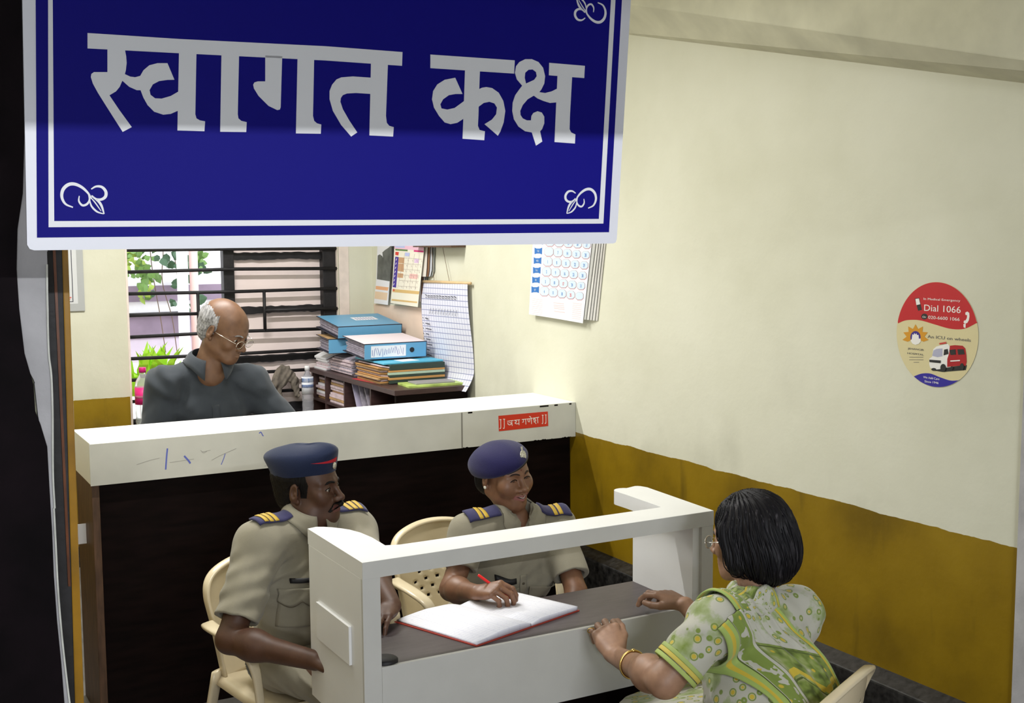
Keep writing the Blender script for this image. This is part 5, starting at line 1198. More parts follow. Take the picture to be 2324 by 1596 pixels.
# =============== man officer on the left
def officer_man():
    t = thing('person', (1.27, 3.78, 0), 'seated man in khaki uniform and navy side cap behind the left end of the booth', 'person')
    sk = skin('deep_brown_skin', (.082, .037, .021)); lips = mat('brown_lips', (.13, .045, .035), .45)
    sr = pd(592, 1232, 3.74); sl = pd(800, 1200, 3.98); rr = nrm(sr-sl); f = nrm(np.cross((0, 0, 1), rr)); u = nrm(np.cross(rr, f)); mid = (sr+sl)/2
    pel = mid-f*.10-vec(0, 0, .44); pel[2] = .53; up = nrm(mid-pel); R3 = np.array([rr, f, up])
    hc = pd(700, 1105, 3.86); HR = yaw_pitch((.70, -.715), math.radians(2), math.radians(-2)); sc = 1.02
    nb = mid+up*.072-f*.012
    H = SDF(); X = head_sdf(H, hc, HR, sc, 0)
    H.half(X(0, 0, .100), HR[2], .02)
    H.ell(nb+f*.018-up*.055, (.060, .045, .06), R3, .03)
    H.cone(hc-HR[1]*.020-HR[2]*.05, nb-up*.03, .056, .060, .03); H.cone(hc+HR[1]*.03-HR[2]*.085, nb+f*.02, .04, .045, .03)
    elR = pd(522, 1452, 3.60); wrR = pd(716, 1500, 3.50); elL = pd(838, 1288, 3.80); wrL = pd(889, 1378, 3.60); wrL[2] = .790
    A1 = SDF(); fore(A1, elR, wrR, (.044, .029)); A1.cone(sr, elR, .045, .042, .02)
    hd = nrm(vec(.55, -.75, -.15)); hand_sdf(A1, wrR, nrm(wrR-elR)*.5+hd*.6, (0, 0, 1), -1, (.35, .5, .4), 1.02)
    A2 = SDF(); fore(A2, elL, wrL, (.044, .029)); A2.cone(sl, elL, .046, .042, .02)
    hdl = nrm(ony(835, 1420, 3.12)-wrL); hand_sdf(A2, wrL, nrm(vec(hdl[0], hdl[1], -.06)), (0, 0, 1), 1, (.25, .4, .3), 1.0)
    Bd = SDF(); torso(Bd, sr, sl, nb, pel, R3, .78, .8); T = SDF()
    kn = [pel+f*.43-rr*(-.09)+vec(0, 0, .0), pel+f*.43-rr*.09]; an = [vec(k[0]-f[0]*.02, k[1]-f[1]*.02, .08) for k in kn]
    legs(Bd, T, pel, R3, kn, an, (.092, .070, .056))
    lo, hi = bounds([X(-.1, -.13, .14), X(.1, .13, -.12), X(-.1, .13, .14), X(.1, -.13, -.12), nb-up*.09+f*.05], .01)
    tiles = [(H, lo, hi, .0019)]
    lo, hi = bounds([sr+(elR-sr)*.55, elR, wrR, wrR+hd*.17], .07); tiles.append((A1, lo, hi, .0035))
    lo, hi = bounds([sl+(elL-sl)*.5, elL, wrL, wrL+hdl*.18], .06); tiles.append((A2, lo, hi, .003))
    lo, hi = bounds([sr, sl, pel]+kn+an, .13); lo[2] = .03; Bc = SDF(); Bc.other(Bd, .01); Bc.half(mid-up*.055, up); tiles.append((Bc, lo, hi, .010))
    def paint(P):
        q = (P-hc) @ HR.T/sc; m_ = np.zeros(len(P), int)
        m_[(np.abs(q[:, 0]) < .027-.3*np.abs(q[:, 2]+.064)) & (q[:, 1] > .088) & (q[:, 2] > -.0755) & (q[:, 2] < -.0545)] = 1
        m_[(np.abs(q[:, 0]) > .055) & (q[:, 1] < .034-.25*np.abs(q[:, 2]-.02)) & (q[:, 1] > .004) & (q[:, 2] > -.022) & (q[:, 2] < .07)] = 2
        return m_
    vol_multi('body', tiles, [sk, lips, M['hairb']], t, paint)
    eyes(X, HR, t, sc); brows(H, X, HR, t, M['hairb'], sc, .0062); lashes(H, X, HR, t, sc)
    # moustache
    ms_ = SDF()
    for s in (-1, 1): ms_.cone(X(.003*s, .1060, -.0520), X(.020*s, .0990, -.0550), .0080*sc, .0078*sc, .008).cone(X(.020*s, .0990, -.0550), X(.034*s, .085, -.069), .0078*sc, .0045*sc, .006)
    ms_.disp = lambda P: wr(P, HR[0], .0006, 5, 1300)
    lo, hi = bounds([X(-.04, .12, -.04), X(.04, .07, -.075)], .012); volume('moustache', ms_, [(lo, hi, .0014)], M['hairb'], t)
    # cropped hair at the sides and back
    hr = SDF(); E = lambda p, r, k, op='u': hr.ell(X(*p), np.array(r)*sc, HR, k*sc, op)
    E((0, -.024, .040), (.0795, .0995, .085), .01); E((0, -.050, -.025), (.066, .060, .060), .03); E((0, .085, -.02), (.10, .082, .115), .006, 's')
    for s in (-1, 1): E((.084*s, -.012, -.010), (.02, .024, .034), .006, 's')
    hr.disp = lambda P: wr(P, HR[0], .0007, 6, 900); hr.half(X(0, 0, .060), HR[2]); lo, hi = bounds([X(-.09, -.13, .06), X(.09, .07, -.09), X(.09, -.13, .06), X(-.09, .07, -.09)], .012); volume('hair', hr, [(lo, hi, .0022)], M['hairb'], t)
    # side cap
    rings = [(.0, .081, .104, -.012), (.012, .084, .107, -.012), (.035, .086, .114, -.014), (.058, .082, .124, -.018), (.068, .072, .127, -.019), (.079, .054, .118, -.018), (.087, .032, .100, -.014), (.090, .014, .076, -.012), (.0905, .003, .05, -.01)]
    vs = []; n = 56; tl = math.radians(4)
    for z, a, b, oy in rings:
        for k in range(n):
            q = 2*PI*k/n; x, y = a*math.cos(q), b*math.sin(q)+oy
            x = math.copysign(abs(x/a)**.9, x)*a
            zz = .048+z+y*math.sin(-tl)*-1.1+.004*math.sin(3*q+z*40)*(z/.1)
            if y > .05: zz -= (y-.05)*.10
            vs.append(X(x, y, zz))
    fs = [(i*n+k, i*n+(k+1) % n, (i+1)*n+(k+1) % n, (i+1)*n+k) for i in range(len(rings)-1) for k in range(n)]+[tuple(range((len(rings)-1)*n, len(rings)*n))]
    cap = MB().add(vs, fs).make('side_cap', M['navy'], t, True); sb = cap.modifiers.new('subdivision', 'SUBSURF'); sb.levels = 1; sb.render_levels = 1
    def capp(q, zf, off=.0012):   # point on the cap wall
        q = math.radians(q); i = 0
        for j in range(len(rings)-1):
            if rings[j][0] <= zf: i = j
        z0, a0, b0, o0 = rings[i]; z1, a1, b1, o1 = rings[i+1]; w_ = (zf-z0)/(z1-z0); a, b, o_ = a0+(a1-a0)*w_, b0+(b1-b0)*w_, o0+(o1-o0)*w_
        x, y = (a+off)*math.cos(q), (b+off)*math.sin(q)+o_; x = math.copysign(abs(x/(a+off))**.9, x)*(a+off); zz = .048+zf+y*math.sin(-tl)*-1.1+.004*math.sin(3*q+zf*40)*(zf/.1)
        if y > .05: zz -= (y-.05)*.10
        return X(x, y, zz)
    vs = []; m_ = 12
    for k in range(m_+1):
        q = 92-58*k/m_; hgt = .012*(1-k/m_)
        vs += [capp(q, .040-hgt*.6), capp(q, .040+hgt*.5)]
    o = mesh('red_flash', vs, [(2*k, 2*k+2, 2*k+3, 2*k+1) for k in range(m_)], M['redc'], cap); s_ = o.modifiers.new('thickness', 'SOLIDIFY'); s_.thickness = .0012; s_.offset = 1
    MB().lathe(capp(86, .022, .001), [(.012, 0), (.011, .003), (.004, .005), (.0005, .0055)], 14, HR[1]).make('cap_badge', M['badge'], cap, True)
    # trousers, shoes
    T.ell(pel, (.165, .13, .11), R3, .05); T.disp = lambda P: wr(P, rr, .0035, 8, 45)
    lo, hi = bounds([pel]+kn+an, .16); lo[2] = .06; T2 = SDF().other(T, .01); T2.half(pel+up*.10, up); volume('trousers', T2, [(lo, hi, .007)], M['khaki'], t)
    for a in an: shoe('shoe', a, f, mat('brown_leather', (.05, .02, .01), .3), t)
    # shirt
    S = SDF(); torso(S, sr, sl, nb, pel, R3, 1.0, 1.02, .03)
    e1, d1 = sleeve(S, sr, elR, .80, .070, .070); e2, d2 = sleeve(S, sl, elL, .70, .068, .064)
    neck_hole(S, nb, R3, .055)
    def disp(P):
        w_ = wr(P, up*.5+rr*.7, .0032, 2, 42); cf = np.exp(-((P-elR-(sr-elR)*.45)**2).sum(1)/.012); cr = np.exp(-((P-(mid-up*.12+rr*.13+f*.08))**2).sum(1)/.006)
        return w_*.8+np.sin((P-sr) @ nrm(up*.8-f*.6)*120)*.0038*cf+np.sin((P-mid) @ nrm(up*.9+rr*.5)*150)*.004*cr
    S.disp = disp
    lo, hi = bounds([sr, sl, pel, e1, e2, nb], .11); S2 = SDF().other(S, .01); S2.half(pel-up*.03, -up); shirt = volume('shirt', S2, [(lo, hi, .0042)], M['khaki'], t)
    collar(S, nb+up*.018, R3, shirt, M['khaki'], (.060, .07), .045, .085, .036, .010, 14)
    uniform_details(S, shirt, nb, sr, sl, mid, R3, 3)
    return t, f
o1, o1f = officer_man()
# =============== woman officer writing
def officer_woman():
    t = thing('person', (1.97, 3.75, 0), 'smiling seated woman in khaki uniform and navy beret writing in the ledger', 'person')
    sk = skin('warm_brown_skin', (.20, .098, .054), .45); lips = mat('muted_rose_lips', (.24, .085, .075), .4)
    sr = pd(1068, 1208, 4.02); sl = pd(1262, 1196, 4.20); rr = nrm(sr-sl); f = nrm(np.cross((0, 0, 1), rr)); mid = (sr+sl)/2
    pel = mid-f*.17-vec(0, 0, .40); pel[2] = .53; up = nrm(mid-pel); f = nrm(np.cross(up, rr)); R3 = np.array([rr, f, up])
    hc = pd(1143, 1077, 4.09); HR = yaw_pitch((.24, -.97), math.radians(-4), math.radians(-4)); sc = .955
    nb = mid+up*.066-f*.010
    H = SDF(); X = head_sdf(H, hc, HR, sc, 1, False, True, 1.04, 1.18)
    for s in (-1, 1): H.ell(X(.039*s, .064, -.028), (.026, .022, .024), HR, .03)
    H.half(X(0, 0, .092), HR[2], .02)
    H.ell(nb+f*.018-up*.055, (.052, .040, .06), R3, .03)
    H.cone(hc-HR[1]*.015-HR[2]*.05, nb-up*.03-f*.004, .045, .043, .03)
    elR = pd(1024, 1338, 3.93); wrR = pd(1083, 1345, 3.72); elL = pd(1308, 1345, 4.06); wrL = elL+vec(-.12, -.12, -.16)
    A1 = SDF(); fore(A1, elR, wrR, (.038, .024)); A1.cone(sr, elR, .04, .037, .02)
    kn = pd(1132, 1336, 3.66); hd = nrm(kn-wrR); hn = nrm(vec(-.25, -.35, .85))
    grip = hand_sdf(A1, wrR, hd, hn, -1, [(.75, .95, .45), (.85, 1.0, .5), (.95, 1.05, .55), (1.0, 1.1, .6)], .96, .4, [(.75, .50, -.55), (.92, .0, -.40), (.95, -.25, -.25)])
    A2 = SDF(); fore(A2, elL, wrL, (.038, .024)); A2.cone(sl, elL, .04, .037, .02); hand_sdf(A2, wrL, wrL-elL, (0, 0, 1), 1, (.3, .5, .4), .92)
    Bd = SDF(); torso(Bd, sr, sl, nb, pel, R3, .75, .8); T = SDF()
    kn_ = [pel+vec(f[0], f[1], 0)*.44+rr*.09, pel+vec(f[0], f[1], 0)*.44-rr*.09]; an = [vec(k[0], k[1]+.02, .08) for k in kn_]
    legs(Bd, T, pel, R3, kn_, an)
    lo, hi = bounds([X(-.1, -.13, .14), X(.1, .13, -.12), X(-.1, .13, .14), X(.1, -.13, -.12), nb-up*.09+f*.05], .01); tiles = [(H, lo, hi, .0018)]
    lo, hi = bounds([sr+(elR-sr)*.5, elR, wrR, wrR+hd*.16], .06); tiles.append((A1, lo, hi, .0024))
    lo, hi = bounds([sl+(elL-sl)*.5, elL, wrL, wrL+nrm(wrL-elL)*.17], .06); tiles.append((A2, lo, hi, .004))
    lo, hi = bounds([sr, sl, pel]+kn_+an, .13); lo[2] = .03; Bc = SDF(); Bc.other(Bd, .01); Bc.half(mid-up*.055, up); tiles.append((Bc, lo, hi, .010))
    def paint(P):
        q = (P-hc) @ HR.T/sc; m_ = np.zeros(len(P), int)
        cen = -.0645+.22*np.abs(q[:, 0])**1.0*.9
        m_[(np.abs(q[:, 0]) < .0335) & (q[:, 1] > .083) & (q[:, 2] > cen-.0125+.10*np.abs(q[:, 0])) & (q[:, 2] < cen+.0095-.12*np.abs(q[:, 0]))] = 1
        return m_
    vol_multi('body', tiles, [sk, lips], t, paint)
    eyes(X, HR, t, sc, .15); brows(H, X, HR, t, mat('soft_brown_brow', (.035, .018, .012), .8), sc, .0050, .002); lashes(H, X, HR, t, sc, .0014)
    mouth_line(H, X, HR, t, sc)
    p = X(0, .13, .036)
    for _ in range(40): p = p-HR[1]*max(float(H(p[None])[0])*.8, 0)
    MB().lathe(p, [(.0026, 0), (.0026, .001), (.0003, .0012)], 12, HR[1]).make('bindi', mat('maroon_bindi', (.12, .008, .01), .4), t, True)
    for s in (-1, 1): MB().lathe(X(.0845*s, -.006, -.031), [(.0052, -.002), (.0062, 0), (.0052, .003), (.0005, .004)], 12, HR[0]*s).make('ear_stud', mat('pearl', (.75, .72, .62), .25), t, True)
    hr = SDF(); E = lambda p, r, k, op='u': hr.ell(X(*p), np.array(r)*sc, HR, k*sc, op)
    E((0, -.024, .040), (.080, .100, .086), .01); E((0, -.062, -.030), (.070, .055, .060), .03); E((0, .088, -.022), (.10, .088, .108), .006, 's')
    for s in (-1, 1): E((.084*s, -.012, -.012), (.02, .024, .034), .006, 's')
    hr.disp = lambda P: wr(P, HR[0], .0008, 6, 800); hr.half(X(0, 0, .060), HR[2]); lo, hi = bounds([X(-.09, -.14, .06), X(.09, .07, -.10), X(.09, -.14, .06), X(-.09, .07, -.10)], .012); volume('hair', hr, [(lo, hi, .0024)], M['hairb'], t)
    # beret: band and full crown pulled over to the right side of the head
    b = SDF(); b.ell(X(.006, -.018, .056), np.array((.095, .114, .047))*sc, frame(HR[1], HR[2]+HR[0]*.48), .03); b.ell(X(.056, -.040, .024), np.array((.034, .076, .050))*sc, HR, .03); b.ell(X(.0, -.004, .058), np.array((.084, .108, .048))*sc, HR, .02)
    b.half(X(0, .09, .050), -HR[2]+HR[1]*.18-HR[0]*.42, .012)
    b.disp = lambda P: wr(P, HR[0]+HR[2], .0012, 11, 45)
    lo, hi = bounds([X(-.15, -.15, .15), X(.12, .13, -.02), X(.12, -.15, .15), X(-.15, .13, -.02)], .02); be = volume('beret', b, [(lo, hi, .0026)], M['navy2'], t)
    ring = [X(.0815*math.cos(q), .103*math.sin(q)-.008, (.050-.034*math.cos(q)+.004*math.sin(q))) for q in np.linspace(0, 2*PI, 49)]
    MB().sweep(ring, .016, .005, tuple(HR[2])).make('leather_band', M['black'], be, True)
    p = X(-.012, .16, .086)
    for _ in range(40): p = p-HR[1]*max(float(b(p[None])[0])*.8, 0)
    n_ = nrm(HR[1]+HR[2]*.25); uu = nrm(HR[2]-n_*(HR[2] @ n_)); ww = np.cross(uu, n_); mb = MB()
    P = [p+ww*math.cos(q)*.0125+uu*math.sin(q)*.018+n_*.001 for q in np.linspace(0, 2*PI, 25)[:-1]]; mb.prism(P, n_*.003)
    mb.tube([p+uu*.018+n_*.002, p+uu*.030+n_*.002], [.0028, .004], 8); mb.lathe(p+n_*.004, [(.008, 0), (.006, .002), (.001, .003)], 14, n_)
    mb.make('beret_badge', M['badge'], be)
    T.ell(pel, (.16, .13, .11), R3, .05); lo, hi = bounds([pel]+kn_+an, .16); lo[2] = .06; T2 = SDF().other(T, .01); T2.half(pel+up*.10, up); volume('trousers', T2, [(lo, hi, .008)], M['khaki'], t)
    for a in an: shoe('shoe', a, (0, -1), mat('brown_shoe_leather', (.05, .02, .01), .3), t)
    S = SDF(); torso(S, sr, sl, nb, pel, R3, .96, .98, .02, .062)
    e1, d1 = sleeve(S, sr, elR, .62, .060, .064); e2, d2 = sleeve(S, sl, elL, .76, .060, .062); neck_hole(S, nb, R3, .060, .047)
    def disp(P):
        cr = np.exp(-((P-(mid-up*.20+f*.10))**2).sum(1)/.010)
        return wr(P, up*.5+rr*.7, .0026, 4, 44)+np.sin((P-mid) @ nrm(up*.9+rr*.5)*140+2*np.sin((P-mid) @ f*30))*.0028*cr
    S.disp = disp
    lo, hi = bounds([sr, sl, pel, e1, e2, nb], .11); S2 = SDF().other(S, .01); S2.half(pel-up*.03, -up); shirt = volume('shirt', S2, [(lo, hi, .0032)], M['khaki'], t)
    collar(S, nb+up*.012, R3, shirt, M['khaki'], (.049, .06), .044, .095, .034, .006, 16)
    uniform_details(S, shirt, nb, sr, sl, mid, R3, 2, .92)
    return t, f, grip
o2, o2f, grip = officer_woman()

# =============== woman visitor in a sari, back to the camera
def sari_cloth(name, kind):
    m, nt, b = nodes(name); N = nt.nodes; L = nt.links
    uvn = N.new('ShaderNodeUVMap' if kind == 'drape' else 'ShaderNodeTexCoord'); src = uvn.outputs[0] if kind == 'drape' else uvn.outputs['Object']
    mp = N.new('ShaderNodeMapping'); mp.inputs['Scale'].default_value = (1, 1.7, 1) if kind == 'drape' else (2.3, 2.3, 2.3); L.new(src, mp.inputs[0])
    def ramp(f_, stops, const=False):
        r = N.new('ShaderNodeValToRGB'); e = r.color_ramp.elements; e[0].position, e[0].color = stops[0]; e[1].position, e[1].color = stops[-1]
        for p, c in stops[1:-1]: q = e.new(p); q.color = c
        if const: r.color_ramp.interpolation = 'CONSTANT'
        L.new(f_, r.inputs[0]); return r.outputs[0]
    def mix(f_, a, c):
        n = N.new('ShaderNodeMix'); n.data_type = 'RGBA'
        for s_, q in ((0, f_), (6, a), (7, c)):
            if isinstance(q, tuple): n.inputs[s_].default_value = q
            elif isinstance(q, (int, float)): n.inputs[s_].default_value = q
            else: L.new(q, n.inputs[s_])
        return n.outputs[2]
    W_ = (.50, .49, .42, 1); G = (.20, .27, .055, 1); DG = (.085, .115, .025, 1); Y_ = (.58, .44, .05, 1); LG = (.34, .45, .12, 1)
    ns = N.new('ShaderNodeTexNoise'); ns.inputs['Scale'].default_value = 6; ns.inputs['Detail'].default_value = 5; L.new(mp.outputs[0], ns.inputs[0])
    vo = N.new('ShaderNodeTexVoronoi'); vo.inputs['Scale'].default_value = 13 if kind == 'drape' else 14; vo.inputs['Randomness'].default_value = .75; L.new(mp.outputs[0], vo.inputs[0])
    ring = ramp(vo.outputs['Distance'], [(0, (1, 1, 1, 1)), (.20, (1, 1, 1, 1)), (.26, (0, 0, 0, 1)), (1, (0, 0, 0, 1))])
    ring2 = ramp(vo.outputs['Distance'], [(0, (0, 0, 0, 1)), (.24, (0, 0, 0, 1)), (.28, (1, 1, 1, 1)), (.34, (1, 1, 1, 1)), (.38, (0, 0, 0, 1)), (1, (0, 0, 0, 1))])
    base = ramp(ns.outputs[0], [(.38, W_), (.52, W_), (.58, (.36, .41, .22, 1)), (.72, G)])
    c = mix(ring2, base, G); c = mix(ring, c, Y_)
    ns2 = N.new('ShaderNodeTexNoise'); ns2.inputs['Scale'].default_value = 9; L.new(mp.outputs[0], ns2.inputs[0])
    dark = ramp(ns2.outputs[0], [(.35, DG), (.5, G), (.62, (.30, .34, .13, 1)), (.75, (.50, .50, .38, 1))]); dark = mix(ring, dark, Y_)
    if kind == 'drape':
        sx = N.new('ShaderNodeSeparateXYZ'); L.new(uvn.outputs[0], sx.inputs[0]); u, v = sx.outputs[0], sx.outputs[1]
        zig = mth(nt, 'MULTIPLY', mth(nt, 'ABSOLUTE', mth(nt, 'SUBTRACT', mth(nt, 'FRACT', mth(nt, 'MULTIPLY', u, 2.2)), .5)), .16)
        vv = mth(nt, 'ADD', mth(nt, 'ADD', v, .07), mth(nt, 'MULTIPLY', u, -.16)); vz = mth(nt, 'ADD', vv, zig)
        band = mth(nt, 'MULTIPLY', mth(nt, 'GREATER_THAN', vv, .19), mth(nt, 'LESS_THAN', vv, .58)); c = mix(band, c, dark)
        for k, (a, wd, col, w2) in enumerate(((.18, .012, W_, vv), (.205, .006, DG, vv), (.585, .012, W_, vv), (.60, .008, DG, vv), (.40, .028, Y_, vz), (.435, .008, DG, vz))):
            ln = mth(nt, 'LESS_THAN', mth(nt, 'ABSOLUTE', mth(nt, 'SUBTRACT', w2, a)), wd*.6); c = mix(ln, c, col)
        br = ramp(u, [(0, LG), (.045, Y_), (.085, LG), (.135, DG), (.15, W_), (.16, G), (.30, G), (.31, W_), (.325, W_), (.34, DG)], True)
        nb_ = mth(nt, 'MULTIPLY', mth(nt, 'GREATER_THAN', u, .16), mth(nt, 'LESS_THAN', u, .30)); br = mix(mth(nt, 'MULTIPLY', nb_, ring), br, Y_); br = mix(mth(nt, 'MULTIPLY', nb_, mth(nt, 'GREATER_THAN', ns2.outputs[0], .56)), br, W_)
        c = mix(mth(nt, 'LESS_THAN', u, .35), c, br)
        br2 = ramp(u, [(0, G), (.94, Y_), (.965, LG)], True); c = mix(mth(nt, 'GREATER_THAN', u, .93), c, br2)
    L.new(c, b.inputs['Base Color']); b.inputs['Roughness'].default_value = .75; b.inputs['Sheen Weight'].default_value = .2; b.inputs['Specular IOR Level'].default_value = .25
    return m
def lady():
    t = thing('person', (2.1, 2.4, 0), 'dark haired woman in a green and yellow sari seated at the booth front', 'person')
    sk = skin('light_brown_skin', (.34, .195, .125), .5)
    sl = pd(1622, 1418, 3.08); sr = pd(1806, 1388, 3.28); rr = nrm(sr-sl); f = nrm(np.cross((0, 0, 1), rr)); mid = (sr+sl)/2
    pel = mid-f*.08-vec(0, 0, .40); pel[2] = .52; up = nrm(mid-pel); R3 = np.array([rr, f, up])
    hc = pd(1700, 1222, 3.24); HR = yaw_pitch((-.42, .91), math.radians(-8), math.radians(0)); sc = .98
    nb = mid+up*.05
    H = SDF(); X = head_sdf(H, hc, HR, sc, 0, False)
    H.cone(hc-HR[1]*.015-HR[2]*.05, nb-up*.03, .047, .052, .03)
    elL = pd(1508, 1546, 3.05); wrL = pd(1396, 1488, 3.34); wrR = ony(1556, 1374, 2.78); elR = sr+vec(-.03, .09, -.26)
    A1 = SDF(); fore(A1, elL, wrL, (.044, .026)); A1.cone(sl, elL, .05, .044, .02)
    k1 = pd(1368, 1415, 3.44); h1 = nrm(k1-wrL); n1 = nrm(-_fw*.85+vec(0, 0, .45))
    t1 = hand_sdf(A1, wrL, h1, n1, 1, [(.55, .95, .6), (.50, .95, .6), (.50, .95, .6), (.5, .9, .6)], 1.12, 1.0, [(.85, .42, -.1), (.95, .1, -.15), (.9, -.05, -.25)])
    A2 = SDF(); fore(A2, elR, wrR, (.038, .025)); A2.cone(sr, elR, .05, .042, .02)
    k2 = ony(1508, 1350, 2.86); h2 = nrm(k2-wrR); n2 = nrm(vec(0, .25, .95))
    hand_sdf(A2, wrR, h2, n2, -1, [(.35, .55, .4), (.30, .6, .4), (.35, .6, .4), (.4, .6, .4)], 1.0, .6, [(.8, .45, -.35), (.95, .05, -.30), (.97, .0, -.1)])
    Bd = SDF(); torso(Bd, sr, sl, nb, pel, R3, .75, .8); T = SDF(); kn_ = [pel+vec(f[0], f[1], 0)*.38+rr*.08, pel+vec(f[0], f[1], 0)*.38-rr*.08]; an = [vec(k[0], k[1]-.04, .08) for k in kn_]; legs(Bd, T, pel, R3, kn_, an)
    lo, hi = bounds([X(-.1, -.13, .14), X(.1, .13, -.12), X(-.1, .13, .14), X(.1, -.13, -.12), nb-up*.04], .01); tiles = [(H, lo, hi, .0028)]
    lo, hi = bounds([sl+(elL-sl)*.4, elL, wrL, wrL+h1*.17], .06); tiles.append((A1, lo, hi, .0020))
    lo, hi = bounds([elR, wrR, wrR+h2*.17], .06); tiles.append((A2, lo, hi, .0022))
    lo, hi = bounds([sr, sl, pel]+kn_+an, .13); lo[2] = .03; Bc = SDF(); Bc.other(Bd, .01); Bc.half(mid-up*.055, up); tiles.append((Bc, lo, hi, .010))
    body = vol_multi('body', tiles, [sk], t); eyes(X, HR, t, sc); brows(H, X, HR, t, M['hairb'], sc)
    # spectacles
    sp = MB()
    for s in (-1, 1):
        c = X(.033*s, .108, -.004); sp.tube([c+(HR[0]*math.cos(q)*.024+HR[2]*math.sin(q)*.017)*sc for q in np.linspace(0, 2*PI, 25)], .0010, 6); sp.tube([X(.057*s, .104, 0), X(.070*s, .085, .002), X(.082*s, .0, .006)], .0012, 6)
    sp.tube([X(-.009, .109, -.002), X(0, .113, 0), X(.009, .109, -.002)], .0011, 6)
    so = sp.make('spectacles', M['chrome'], t, True)
    for s in (-1, 1): MB().lathe(X(.033*s, .108, -.004), [(.0165*sc, 0), (.0165*sc, .0008)], 20, HR[1]).make('lens', lens_m, so)
    # bobbed hair, parted, a few grey strands
    hr = SDF(); E = lambda p, r, k, op='u': hr.ell(X(*p), np.array(r)*sc, HR, k*sc, op)
    E((0, -.020, .045), (.092, .108, .092), .01); E((0, -.055, -.020), (.100, .085, .085), .04); E((0, -.055, -.070), (.093, .072, .062), .04)
    for s in (-1, 1): hr.cone(X(.078*s, .025, .035), X(.088*s, .000, -.055), .024, .026, .03)
    E((0, .118, -.050), (.088, .088, .105), .014, 's'); hr.half(X(0, 0, -.118), -HR[2]*1.0+HR[1]*.15, .03)
    def hd_(P):
        q = (P-hc) @ HR.T; az = np.arctan2(q[:, 0], -q[:, 1]+.02); el = q[:, 2]
        return (.0017*np.sin(az*34+2.2*np.sin(el*30)+1.5*np.sin(az*7))+.0013*np.sin(az*83+3*np.sin(el*50)+2))*np.clip(1.4-np.abs(az)*.15, .4, 1)+.004*np.sin(az*5+1)*np.clip((-el)/.08, 0, 1)
    hr.disp = hd_
    gm, nt, b_ = nodes('black_hair_with_grey_strands'); tc = nt.nodes.new('ShaderNodeTexCoord'); mp = nt.nodes.new('ShaderNodeMapping'); mp.inputs['Scale'].default_value = (60, 60, 5); nt.links.new(tc.outputs['Object'], mp.inputs[0])
    nz = nt.nodes.new('ShaderNodeTexNoise'); nz.inputs['Scale'].default_value = 1.6; nz.inputs['Detail'].default_value = 5; nt.links.new(mp.outputs[0], nz.inputs[0]); rp = nt.nodes.new('ShaderNodeValToRGB'); nt.links.new(nz.outputs[0], rp.inputs[0])
    rp.color_ramp.elements[0].position = .60; rp.color_ramp.elements[0].color = (.006, .005, .007, 1); rp.color_ramp.elements[1].position = .80; rp.color_ramp.elements[1].color = (.09, .08, .09, 1); nt.links.new(rp.outputs[0], b_.inputs['Base Color'])
    b_.inputs['Roughness'].default_value = .52; b_.inputs['Specular IOR Level'].default_value = .25; b_.inputs['Anisotropic'].default_value = .5
    lo, hi = bounds([X(-.12, -.16, .15), X(.12, .12, -.15), X(-.12, .12, .15), X(.12, -.16, -.15)], .02); hair = volume('hair', hr, [(lo, hi, .0024)], gm, t)
    mb = MB()
    rs = random.Random(5)
    for k in range(90):   # loose locks that break the outline
        az = rs.uniform(-2.3, 2.3); e0 = rs.uniform(.2, .9); P = []; flare = rs.uniform(.000, .005)
        for j in range(6):
            u_ = j/5; el_ = e0-u_*(e0+1.0); rad = np.array([math.sin(az+u_*.2)*math.cos(el_), -math.cos(az+u_*.2)*math.cos(el_), math.sin(el_)]); p = X(0, -.02, -.01)+HR.T @ rad*.25
            d_ = -(HR.T @ rad)
            for _ in range(25): p = p+d_*float(hr(p[None])[0]-.0005-flare*u_)*.8
            P.append(p)
        mb.tube(smooth_line(P, 3), [.0016]*(len(smooth_line(P, 3))-1)+[.0003], 4)
    mb.make('loose_locks', gm, hair, True)
    MB().lathe(X(-.0865, -.004, -.034), [(.005, -.003), (.0065, 0), (.005, .003), (.0004, .004)], 14, -HR[0]).make('ear_ring', mat('pearl_ring', (.78, .72, .60), .2), t, True)
    # blouse
    bm_ = sari_cloth('printed_blouse_cloth', 'blouse')
    S = SDF(); torso(S, sr, sl, nb, pel, R3, .98, 1.02, .03, .05); S.ell(pel+up*.10, (.200, .150, .20), R3, .06)
    e1, d1 = sleeve(S, sl, elL, .80, .062, .060); e2, d2 = sleeve(S, sr, elR, .70, .056, .052); S.cone(nb+up*.012-f*.01, nb+up*.12-f*.0, .054, .064, .012, 's')
    S.disp = lambda P: wr(P, up*.5+rr*.8, .0030, 9, 40)
    lo, hi = bounds([sr, sl, pel, e1, e2, nb], .12); S2 = SDF().other(S, .01); S2.half(pel-up*.08, -up); bl_ = volume('blouse', S2, [(lo, hi, .0045)], bm_, t)
    for k, (a, col) in enumerate(((.0, (.40, .50, .14)), (.014, (.62, .50, .10)), (.026, (.38, .47, .15)))):
        c = e1-d1*(.004+a); s1 = nrm(np.cross(d1, (0, 0, 1))); s2 = np.cross(d1, s1)
        MB().sweep([c+(s1*math.cos(q)+s2*math.sin(q))*.0655 for q in np.linspace(0, 2*PI, 41)], .012, .004, tuple(d1)).make('sleeve_hem', mat('hem_band_%d' % k, col, .7), bl_, True)
    # sari skirt and the drape over the left shoulder and back
    T.ell(pel, (.18, .15, .12), R3, .06); T.ell((kn_[0]+kn_[1])/2, (.15, .10, .10), R3, .1); T.cone((kn_[0]+kn_[1])/2, (an[0]+an[1])/2+vec(0, 0, .02), .13, .16, .08); T.disp = lambda P: wr(P, (1, 0, 0), .005, 10, 30)
